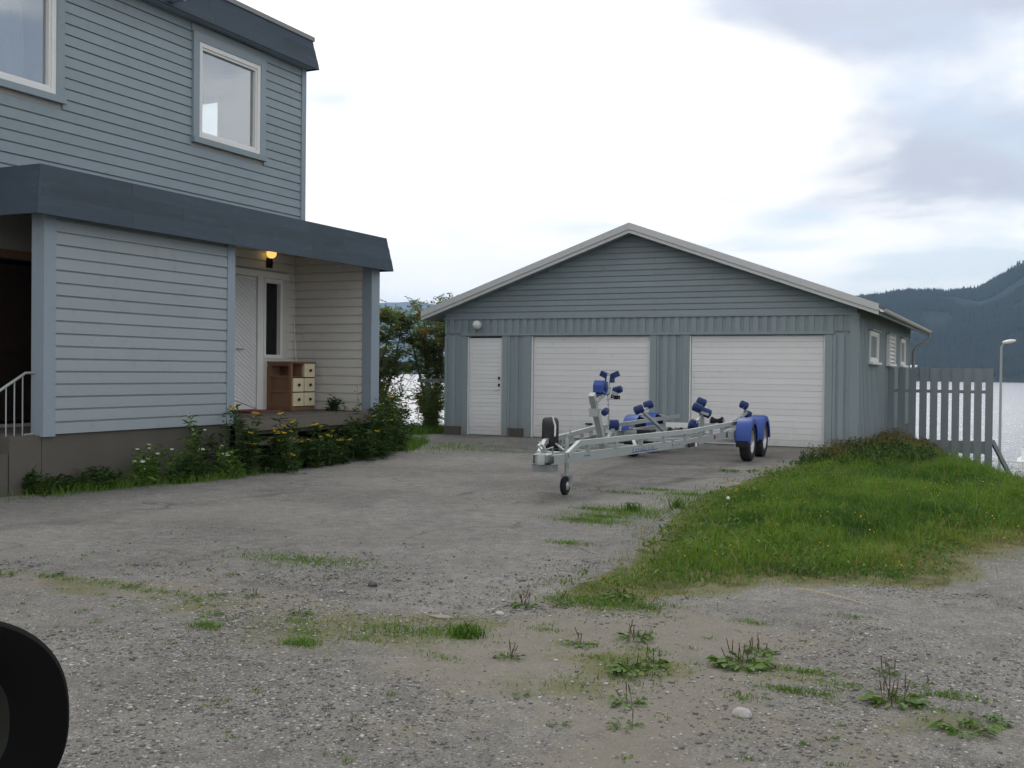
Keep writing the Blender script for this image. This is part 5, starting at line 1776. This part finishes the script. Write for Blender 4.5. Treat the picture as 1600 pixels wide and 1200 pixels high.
# ------------------------------------------------------------------ rowan bushes between house and garage
def rowan(label, x, y, h_, r_, seed, nleaf, nb, lean=(0, 0)):
    gg = np.random.default_rng(seed)
    z = float(height(np.array([x]), np.array([y]))[0])
    root = empty('rowan_tree', (x, y, z - .1), label, 'tree', 'rowan trees by the garage')
    mb = MB()
    ends = []
    for k in range(6):
        a = 2 * math.pi * k / 6 + gg.normal() * .3
        base = Vector((gg.normal() * .12, gg.normal() * .12, 0))
        p = [base]
        L = h_ * gg.uniform(.75, 1.)
        for s_ in (.3, .6, .85, 1.):
            p.append(base + Vector((math.cos(a) * r_ * s_ ** 1.4 * .6 + lean[0] * s_, math.sin(a) * r_ * s_ ** 1.4 * .6 + lean[1] * s_, L * s_)) + Vector(gg.normal(size=3) * .04))
        mb.tube(p, [.045, .035, .025, .016, .007], 6)
        for q in range(14):
            f = gg.uniform(.12, 1.)
            i_ = min(3, int(f * 4))
            st = p[i_].lerp(p[i_ + 1], f * 4 - i_)
            dv_ = Vector((gg.normal(), gg.normal(), gg.uniform(-.1, .9))).normalized() * gg.uniform(.3, .75) * r_
            md = st + dv_ * .5 + Vector((0, 0, .05))
            en = st + dv_
            mb.tube([st, md, en], [.013, .009, .004], 4)
            ends += [(st, md), (md, en)]
    link('trunk', mb.mesh('trunk', M['bark'], True), root, None, True)
    # pinnate leaves: each a spray of leaflets
    nsp = nleaf // 9
    es = gg.integers(0, len(ends), nsp)
    c0_ = np.array([ends[k][0].lerp(ends[k][1], gg.random()) for k in es]) + gg.normal(size=(nsp, 3)) * .06
    c0_[:, 2] = np.maximum(c0_[:, 2], .25)
    ax_ = np.column_stack([gg.normal(size=(nsp, 2)), gg.uniform(-.5, .6, nsp)])
    ax_ /= np.linalg.norm(ax_, axis=1, keepdims=True)
    sd_ = np.cross(ax_, np.array([0, 0, 1.]) + gg.normal(size=(nsp, 3)) * .3)
    sd_ /= np.linalg.norm(sd_, axis=1, keepdims=True)
    C_, Dd, LL, RR = [], [], [], []
    rn = gg.random(nsp)
    for k in range(9):
        f = (k // 2 + .5) / 4.5 * .16
        s_ = 1 if k % 2 else -1
        C_.append(c0_ + ax_ * f)
        Dd.append(ax_ * .6 + sd_ * s_ if k < 8 else ax_)
        LL.append(gg.uniform(.06, .10, nsp))
        RR.append(rn)
    V, F, A = leaves(np.concatenate(C_), np.concatenate(Dd), np.concatenate(LL), np.concatenate(LL) * .36, np.concatenate(RR), .8, seed)
    link('crown', fast_mesh('crown', V, F, M['rowan'], 3, {'rnd': A}), root, None, True)
    mb = MB()
    for k in range(9):
        a, q = k * 2.4, .035 * math.sqrt((k + .5) / 9)
        mb.lathe([(.002, -.011), (.011, 0), (.002, .011)], (q * math.cos(a), q * math.sin(a), gg.normal() * .012), (0, 0, 1), 6)
    bme = mb.mesh('berry_cluster', M['berry'], True)
    up_ = [e for e in ends if e[1].z > h_ * .5]
    for k in range(nb):
        e = up_[gg.integers(0, len(up_))]
        o = link('berry_cluster', bme, root, None, True)
        o.location = e[1] + Vector((gg.normal() * .05, gg.normal() * .05, gg.normal() * .03))
        s_ = gg.uniform(1., 2.1)
        o.scale = (s_, s_, s_)
    return root


rowan('rowan bush with orange berries close to the house corner', -14.1, 21.9, 3.25, 1.25, 501, 24000, 70)
rowan('taller thin rowan bush with berries touching the garage eave', -13.0, 22.9, 3.55, 1.05, 502, 16000, 60)
rowan('rowan bush half hidden behind the porch post', -15.2, 21.4, 2.9, 1.1, 503, 13000, 36)

# low rail behind the bushes, ending at the garage wall
RF = empty('rail_fence', (-12.4, 22.0, 0), 'short grey wooden rail ending at the garage side wall', 'fence')
boxo('rail', M['fence_wood'], RF, -12.9, -11.72, 21.98, 22.02, 1.15, 1.24)
boxo('post', M['fence_wood'], RF, -12.72, -12.62, 22.021, 22.11, -.8, 1.24)

# fuller growth at the foot of the rowans
herb('leafy_shrub', 'loose grey-green bush at the foot of the rowans beside the garage', -13.3, 21.3, 1.25, .5, 34, 1700, 0, 'white', 421, 'plant', 'bushes by the rowans', 'rowan', .35)
herb('leafy_shrub', 'thin bush touching the lower garage corner', -12.45, 21.75, 1.45, .35, 30, 1500, 0, 'white', 422, 'plant', 'bushes by the rowans', 'rowan', .22)
herb('leafy_shrub', 'bush behind the porch corner in front of the rowans', -12.9, 19.6, .95, .5, 34, 1800, 3, 'yellow', 423, 'plant', 'bushes by the rowans', 'tansy', .35)
# tiny blossoms scattered in the lawn
Q = inside(LAWN, 6000, g)
Q = Q[(Q[:, 0] < 1.) & (Q[:, 1] < 17)]
kq = fbm(Q[:, 0] * 1.4 + 33, Q[:, 1] * 1.4, 3)
Q = Q[kq > .55][:170]
bv, bf = [], []
for i, (x, y) in enumerate(Q):
    z = float(zat(np.array([x]), np.array([y]))[0]) + g.uniform(.07, .14)
    r_ = g.uniform(.005, .011)
    b0 = len(bv)
    bv += [(x + r_ * math.cos(a), y + r_ * math.sin(a), z + g.normal() * .002) for a in np.linspace(0, 2 * math.pi, 6)[:-1]] + [(x, y, z + .006), (x, y, z - .008)]
    bf += [(b0 + k, b0 + (k + 1) % 5, b0 + 5) for k in range(5)] + [(b0 + (k + 1) % 5, b0 + k, b0 + 6) for k in range(5)]
tag(link('lawn_blossoms', fast_mesh('lawn_blossoms', bv, bf, M['yellow'], 3)), 'tiny yellow blossoms dotted through the green grass', 'flowers', kind='stuff')

# dead seed stalks standing above the lawn
Q = inside(LAWN, 2500, g)
Q = Q[(Q[:, 0] < 1.2) & (Q[:, 1] > 8)][:260]
hs = g.uniform(.16, .38, len(Q))
zq = zat(Q[:, 0], Q[:, 1])
b0 = np.column_stack([Q, zq])
Vg, Fg, Ag = blades(b0, hs, np.full(len(Q), .004), g.uniform(.1, .5, len(Q)), g.random(len(Q)), 31)
tip = Vg.reshape(-1, 5, 3)[:, 4]
n6 = np.repeat(np.arange(len(Q)), 6)
V2, F2, A2 = leaves(tip[n6] - np.array([0, 0, 1.]) * g.uniform(0, .07, len(n6))[:, None], np.column_stack([g.normal(size=(len(n6), 2)) * .4, g.uniform(.5, 1, len(n6))]), g.uniform(.015, .035, len(n6)), np.full(len(n6), .005), g.random(len(n6)), .5, 32)
tag(link('seed_stalks', fast_mesh('seed_stalks', np.concatenate([Vg, V2]), np.concatenate([Fg, F2 + len(Vg)]), M['grass_dry'], 3, {'rnd': np.concatenate([Ag, A2])})), 'thin straw-coloured seed stalks standing above the lawn', 'grass', kind='stuff')

# short trodden grass that frays out over the gravel at the lawn edge
Q = np.column_stack([g.uniform(-3.8, .6, 90000), g.uniform(5.9, 17, 90000)])
dq = sdist(Q[:, 0], Q[:, 1], LAWN)
kq = fbm(Q[:, 0] * 3.1 + 50, Q[:, 1] * 3.1, 4)
Q = Q[(dq > -.35) & (dq < .42) & (g.random(len(Q)) < np.exp(-np.clip(dq, 0, None) / .13) * np.clip((kq - .36) * 5, 0, 1))]
rq = np.clip(g.random(len(Q)) * 1.1, 0, 1)
fq = g.random(len(Q)) < .5
bq = np.column_stack([Q, zat(Q[:, 0], Q[:, 1]) - .004])
for nm, sel, mt, lb in (('edge_grass', fq, 'grass', 'short trodden grass fraying over the gravel at the lawn edge'), ('edge_straw', ~fq, 'grass_dry', 'short dead straw along the trodden lawn edge')):
    n_ = int(sel.sum())
    Vg, Fg, Ag = blades(bq[sel], g.uniform(.012, .05, n_), g.uniform(.003, .007, n_), g.uniform(.4, 1.4, n_), rq[sel], 41)
    tag(link(nm, fast_mesh(nm, Vg, Fg, M[mt], 3, {'rnd': Ag})), lb, 'grass', kind='stuff')

herb('leafy_shrub', 'loose green bush filling the gap behind the porch post', -14.0, 21.0, 1.5, .5, 38, 2300, 0, 'white', 424, 'plant', 'bushes by the rowans', 'rowan', .3)
# ------------------------------------------------------------------ loose stones and pebbles
def rock(name, label, x, y, s_, mat, seed):
    gg = np.random.default_rng(seed)
    bm = bmesh.new()
    bmesh.ops.create_icosphere(bm, subdivisions=2, radius=1)
    for v in bm.verts:
        n_ = v.co.normalized()
        k = 1 + .28 * math.sin(n_.x * 3 + seed) * math.cos(n_.y * 4 + seed * 2) + gg.normal() * .05
        v.co = Vector((n_.x * s_[0], n_.y * s_[1], n_.z * s_[2])) * k
    me_ = bpy.data.meshes.new(name)
    bm.to_mesh(me_)
    bm.free()
    me_.materials.append(mat)
    z = float(zat(np.array([x]), np.array([y]))[0])
    return tag(link(name, me_, None, (x, y, z + s_[2] * .45)), label, 'stone')


rock('stone', 'pale grey stone lying alone in the front gravel', -1.04, 4.47, (.042, .032, .026), M['stone'], 3)
rock('stone', 'dark stone lying at the edge of the asphalt', -3.87, 6.03, (.035, .028, .022), M['dark_stone'], 5)
rock('stone', 'flat grey slab bedded in the dirt at the asphalt corner', -3.05, 5.5, (.07, .035, .008), M['dull_stone'], 8)
rock('stone', 'small white stone near the asphalt corner plantain', -2.78, 5.72, (.03, .022, .014), M['stone'], 9)
zt_ = float(zat(np.array([-1.05]), np.array([7.1]))[0])
tag(MB().tube([(-1.35, 7.25, zt_ + .012), (-1.15, 7.13, zt_ + .02), (-.98, 7.05, zt_ + .012), (-.85, 6.92, zt_ + .015)], [.003, .004, .0035, .002], 6).build('stick', M['dry'], None, True),
    'thin pale stick lying on the gravel below the lawn', 'stick')

g = np.random.default_rng(77)
proto = []
for k in range(6):
    a = g.random(8)
    v = np.array([(x, y, z) for x in (-1, 1) for y in (-1, 1) for z in (-1, 1)], float)
    v *= g.uniform(.55, 1.0, (8, 1))
    v[:, 2] *= .6
    proto.append(v)
CF = np.array([(0, 1, 3, 2), (4, 6, 7, 5), (0, 4, 5, 1), (2, 3, 7, 6), (0, 2, 6, 4), (1, 5, 7, 3)])
VV, FF, AA = [], [], []
npb = 0
Q = np.column_stack([g.uniform(-6.8, .6, 90000), 2.5 + 5.2 * g.random(90000) ** 1.25])
dens = fbm(Q[:, 0] * 1.3 + 3, Q[:, 1] * 1.3, 4)
dv_ = sdist(Q[:, 0], Q[:, 1], DRIVEA)
dl_ = sdist(Q[:, 0], Q[:, 1], LAWN)
dirtz = np.exp(-((Q[:, 0] + 1.7) ** 2 + (Q[:, 1] - 4.9) ** 2) / 1.2)
k_ = (dl_ > .1) & (g.random(len(Q)) < np.where(dv_ > 0, np.clip((dens - .36) * 3.2, .04, 1), .03 + .5 * np.exp(dv_ / .3) * (dens > .45) + .6 * np.exp(-((Q[:, 0] + 4.2) ** 2 + (Q[:, 1] - 6.1) ** 2) / .25)) * (1 - .75 * dirtz))
Q = Q[k_]
zq = zat(Q[:, 0], Q[:, 1])
for i in range(len(Q)):
    s_ = min(.012, .0029 * math.exp(abs(g.normal()) * .62))
    a = g.random() * 6.28
    c_, s2 = math.cos(a), math.sin(a)
    v = proto[i % 6] * s_ * np.array([1.0, .75, .8])
    v = np.column_stack([v[:, 0] * c_ - v[:, 1] * s2, v[:, 0] * s2 + v[:, 1] * c_, v[:, 2]])
    VV.append(v + np.array([Q[i, 0], Q[i, 1], zq[i] + s_ * .2]))
    FF.append(CF + 8 * i)
    AA.append(np.full(8, g.random()))
m, t = newmat('pebble_stone')
at = t.n('ShaderNodeAttribute', {'attribute_name': 'rnd'}).outputs['Fac']
cr = t.n('ShaderNodeValToRGB', None, Fac=at)
cr.color_ramp.elements[0].color = (.125, .122, .116, 1)
cr.color_ramp.elements[1].color = (.50, .49, .46, 1)
e = cr.color_ramp.elements.new(.45)
e.color = (.17, .165, .155, 1)
e = cr.color_ramp.elements.new(.8)
e.color = (.30, .285, .265, 1)
finish(t, Base_Color=cr.outputs[0], Roughness=.85, Specular_IOR_Level=.25)
tag(link('gravel', fast_mesh('gravel', np.concatenate(VV), np.concatenate(FF), m, 4, {'rnd': np.concatenate(AA)})), 'loose grey and pale gravel scattered over the yard', 'gravel', kind='stuff')

# ------------------------------------------------------------------ down by the water
def lamp_post(label, x, y, zb, zt, arm, ang, hd):
    L = empty('street_lamp', (x, y, zb), label, 'street lamp', 'street lamps by the water')
    MB().tube([(0, 0, 0), (0, 0, 1.2), (0, 0, zt - zb - .1)], [.11, .085, .06], 10).build('pole', M['lamp_steel'], L, True, None, True)
    ca, sa = math.cos(ang), math.sin(ang)
    MB().tube([(0, 0, zt - zb - .15), (ca * .1, sa * .1, zt - zb + .02), (ca * arm, sa * arm, zt - zb + .08)], .04, 8).build('arm', M['lamp_steel'], L, True, None, True)
    mb = MB()
    n_ = 10
    prof = [(.02, -.02), (.13, .06), (.19, .25), (.19, .42), (.13, .60), (.02, .68)]
    mb.lathe(prof, (0, 0, 0), (1, 0, 0), 14)
    v = [Vector((p[0] * hd, p[1] * hd, p[2] * .55 * hd)) for p in mb.v]
    mb.v = [tuple(Vector((ca * (p.x + arm - .1) - sa * p.y, sa * (p.x + arm - .1) + ca * p.y, p.z + zt - zb + .1 + p.x * .15))) for p in v]
    mb.build('lamp_head', M['plastic_white'], L, True, None, True)


lamp_post('tall street lamp with a pale head standing in front of the fjord', -1.12, 63.6, -4.7, 3.15, .15, R(10), 1.0)
lamp_post('white street lamp head showing just above the picket fence', -6.4, 62.0, -4.7, 1.75, .75, R(15), .85)

QR = empty('quay_railing', (2, 68, -4.6), 'grey metal railing along the quay by the water', 'railing')
for z in (-3.4, -3.75, -4.1):
    MB().tube([(-4, 66.5, z), (14, 70, z)], .03, 6).build('rail', M['gutter'], QR, True)
for k in range(10):
    f = k / 9
    MB().tube([(-4 + 18 * f, 66.5 + 3.5 * f, -4.8), (-4 + 18 * f, 66.5 + 3.5 * f, -3.4)], .035, 6).build('post', M['gutter'], QR, True)
tag(MB().prism([(-30, 58), (40, 64), (40, 72.5), (16, 72), (-30, 66.5)], (0, 0, -5.2), (1, 0, 0), (0, 1, 0), (0, 0, .62)).build('quay', M['quay']), 'pale concrete quay below the yard', 'quay', kind='structure')

# moored boat at the picture edge
BT = empty('boat', (.6, 93, -6), 'white motorboat moored at the right edge of the picture', 'boat')
mb = MB()
secs = []
for i in range(9):
    u = i / 8
    yl = -.2 + 5.2 * u
    hw = 1.0 * math.sin(math.pi * (.5 + .5 * (1 - u) ** .7 * 1.0)) if u > .55 else 1.0
    hw = 1.0 * (1 - max(0, u - .45) ** 2 * 3.2)
    hw = max(hw, .03)
    top = .75 + .35 * u ** 2
    secs.append([(-hw, yl, top), (-hw * .85, yl, .1), (0, yl, -.25 + .2 * u), (hw * .85, yl, .1), (hw, yl, top)])
vs_ = [p for s_ in secs for p in s_]
fs_ = [(i * 5 + k, i * 5 + k + 1, (i + 1) * 5 + k + 1, (i + 1) * 5 + k) for i in range(8) for k in range(4)] + [(i * 5, (i + 1) * 5, (i + 1) * 5 + 4, i * 5 + 4) for i in range(8)] + [(0, 1, 2, 3, 4), tuple(40 + k for k in (4, 3, 2, 1, 0))]
mb.add(vs_, fs_)
mb.build('hull', M['plastic_white'], BT, False, None, True)
MB().prism([(1.6, .75), (3.6, .85), (3.2, 1.55), (1.8, 1.7)], (-.7, 0, 0), (0, 1, 0), (0, 0, 1), (1.4, 0, 0)).build('cabin', M['plastic_white'], BT, False, None, True)
MB().prism([(1.95, 1.15), (3.3, 1.15), (3.1, 1.5), (2.0, 1.6)], (-.704, 0, 0), (0, 1, 0), (0, 0, 1), (1.408, 0, 0)).build('cabin_window', M['glass_dark'], BT, False, None, True)

# young spruce just outside the right edge, its twigs reaching in
def spruce(x, y, h_, r_, seed, label):
    gg = np.random.default_rng(seed)
    z = float(height(np.array([x]), np.array([y]))[0])
    root = empty('spruce_tree', (x, y, z), label, 'tree')
    MB().tube([(0, 0, -.1), (0, 0, h_ * .5), (0, 0, h_)], [.07, .045, .008], 7).build('trunk', M['bark'], root, True, None, True)
    C_, Dd = [], []
    mb = MB()
    for k in range(90):
        f = gg.random() ** .8
        a = gg.random() * 6.28
        L = r_ * (1 - f) * gg.uniform(.7, 1.1) + .05
        d = np.array([math.cos(a), math.sin(a), -.12 + .3 * f])
        p0 = np.array([0, 0, .15 + (h_ - .2) * f])
        mb.tube([tuple(p0), tuple(p0 + d * L * .6), tuple(p0 + d * L + np.array([0, 0, .05]))], [.012, .007, .003], 4)
        m_ = int(40 + 110 * L)
        s_ = gg.random(m_)
        C_.append(p0 + d * L * s_[:, None] + gg.normal(size=(m_, 3)) * .03)
        Dd.append(d * .9 + gg.normal(size=(m_, 3)) * .6)
    link('branches', mb.mesh('branches', M['bark']), root, None, True)
    c = np.concatenate(C_)
    n_ = len(c)
    V, F, A = leaves(c, np.concatenate(Dd), gg.uniform(.06, .12, n_), gg.uniform(.012, .022, n_), gg.random(n_), .5, seed)
    link('crown', fast_mesh('crown', V, F, M['spruce'], 3, {'rnd': A}), root, None, True)


spruce(.8, 33, 3.3, 1.2, 601, 'young dark spruce poking in at the right edge of the picture')

# ------------------------------------------------------------------ the car the picture is taken from: black door mirror
CR = empty('car', (-.62, .45, .2), 'black door mirror of a car in the lower left corner', 'car')
mc = Vector((-.762, .552, 1.158))            # mirror centre
nrm = (Vector((0, 0, 1.36)) - mc).normalized()
fwd = Vector((.12, -.5, .02))
nrm = (nrm + Vector((.02, .03, -.1))).normalized()
sx_ = Vector((0, 0, 1)).cross(nrm).normalized()
sy_ = nrm.cross(sx_)


def ring(a, b, off, n_=80, e=2.4):
    o = []
    for k in range(n_):
        th = 2 * math.pi * k / n_
        c_, s_ = math.cos(th), math.sin(th)
        o.append(mc + sx_ * (a * math.copysign(abs(c_) ** (2 / e), c_)) + sy_ * (b * math.copysign(abs(s_) ** (2 / e), s_)) + nrm * off)
    return o


def rings(lst, cap0=False, cap1=False):
    n_ = 80
    v = [p for r_ in lst for p in r_]
    f = [(i * n_ + k, i * n_ + (k + 1) % n_, (i + 1) * n_ + (k + 1) % n_, (i + 1) * n_ + k) for i in range(len(lst) - 1) for k in range(n_)]
    if cap0: f.append(tuple(range(n_))[::-1])
    if cap1: f.append(tuple(range((len(lst) - 1) * n_, len(lst) * n_)))
    return MB().add(v, f)


rings([ring(.05, .04, -.10), ring(.088, .070, -.075), ring(.104, .083, -.03), ring(.107, .086, .0), ring(.104, .083, .012), ring(.084, .066, .014), ring(.062, .052, .004)], True, False).build('mirror_housing', M['matt_black'], CR, True)
rings([ring(.062, .052, .004), ring(.053, .044, -.006)], False, False).build('mirror_bezel', M['bezel'], CR, True)
m, t = newmat('mirror_silver')
finish(t, Base_Color=(.018, .018, .018), Roughness=.08, Metallic=1.)
rings([ring(.0525, .0435, -.010), ring(.0525, .0435, -.007)], True, True).build('mirror_glass', m, CR)
MB().tube([mc - nrm * .05 - sx_ * .06, mc - sx_ * .14 - Vector((0, .02, .05)), Vector((-.95, .44, 1.0))], [.022, .026, .035], 10).build('mirror_arm', M['black'], CR, True)
mb = MB()
secp = [(.40, .25), (.47, .35), (.49, .6), (.475, .8), (.44, .97), (.40, .985), (.36, .97), (.38, .6), (.36, .25)]
mb.prism(secp, (-1.15, 0, 0), (0, 1, 0), (0, 0, 1), (1.25, 0, 0))
mb.build('door', M['black'], CR)
mb = MB()
mb.prism([(p[0], min(p[1], .93)) for p in secp], (-2.3, 0, 0), (0, 1, 0), (0, 0, 1), (1.14, 0, 0))
mb.build('fender', M['black'], CR)
MB().lathe(tyre_prof(.31, .19), (-1.95, .36, .31), (0, 1, 0), 28, True).build('wheel', M['tyre'], CR, True)
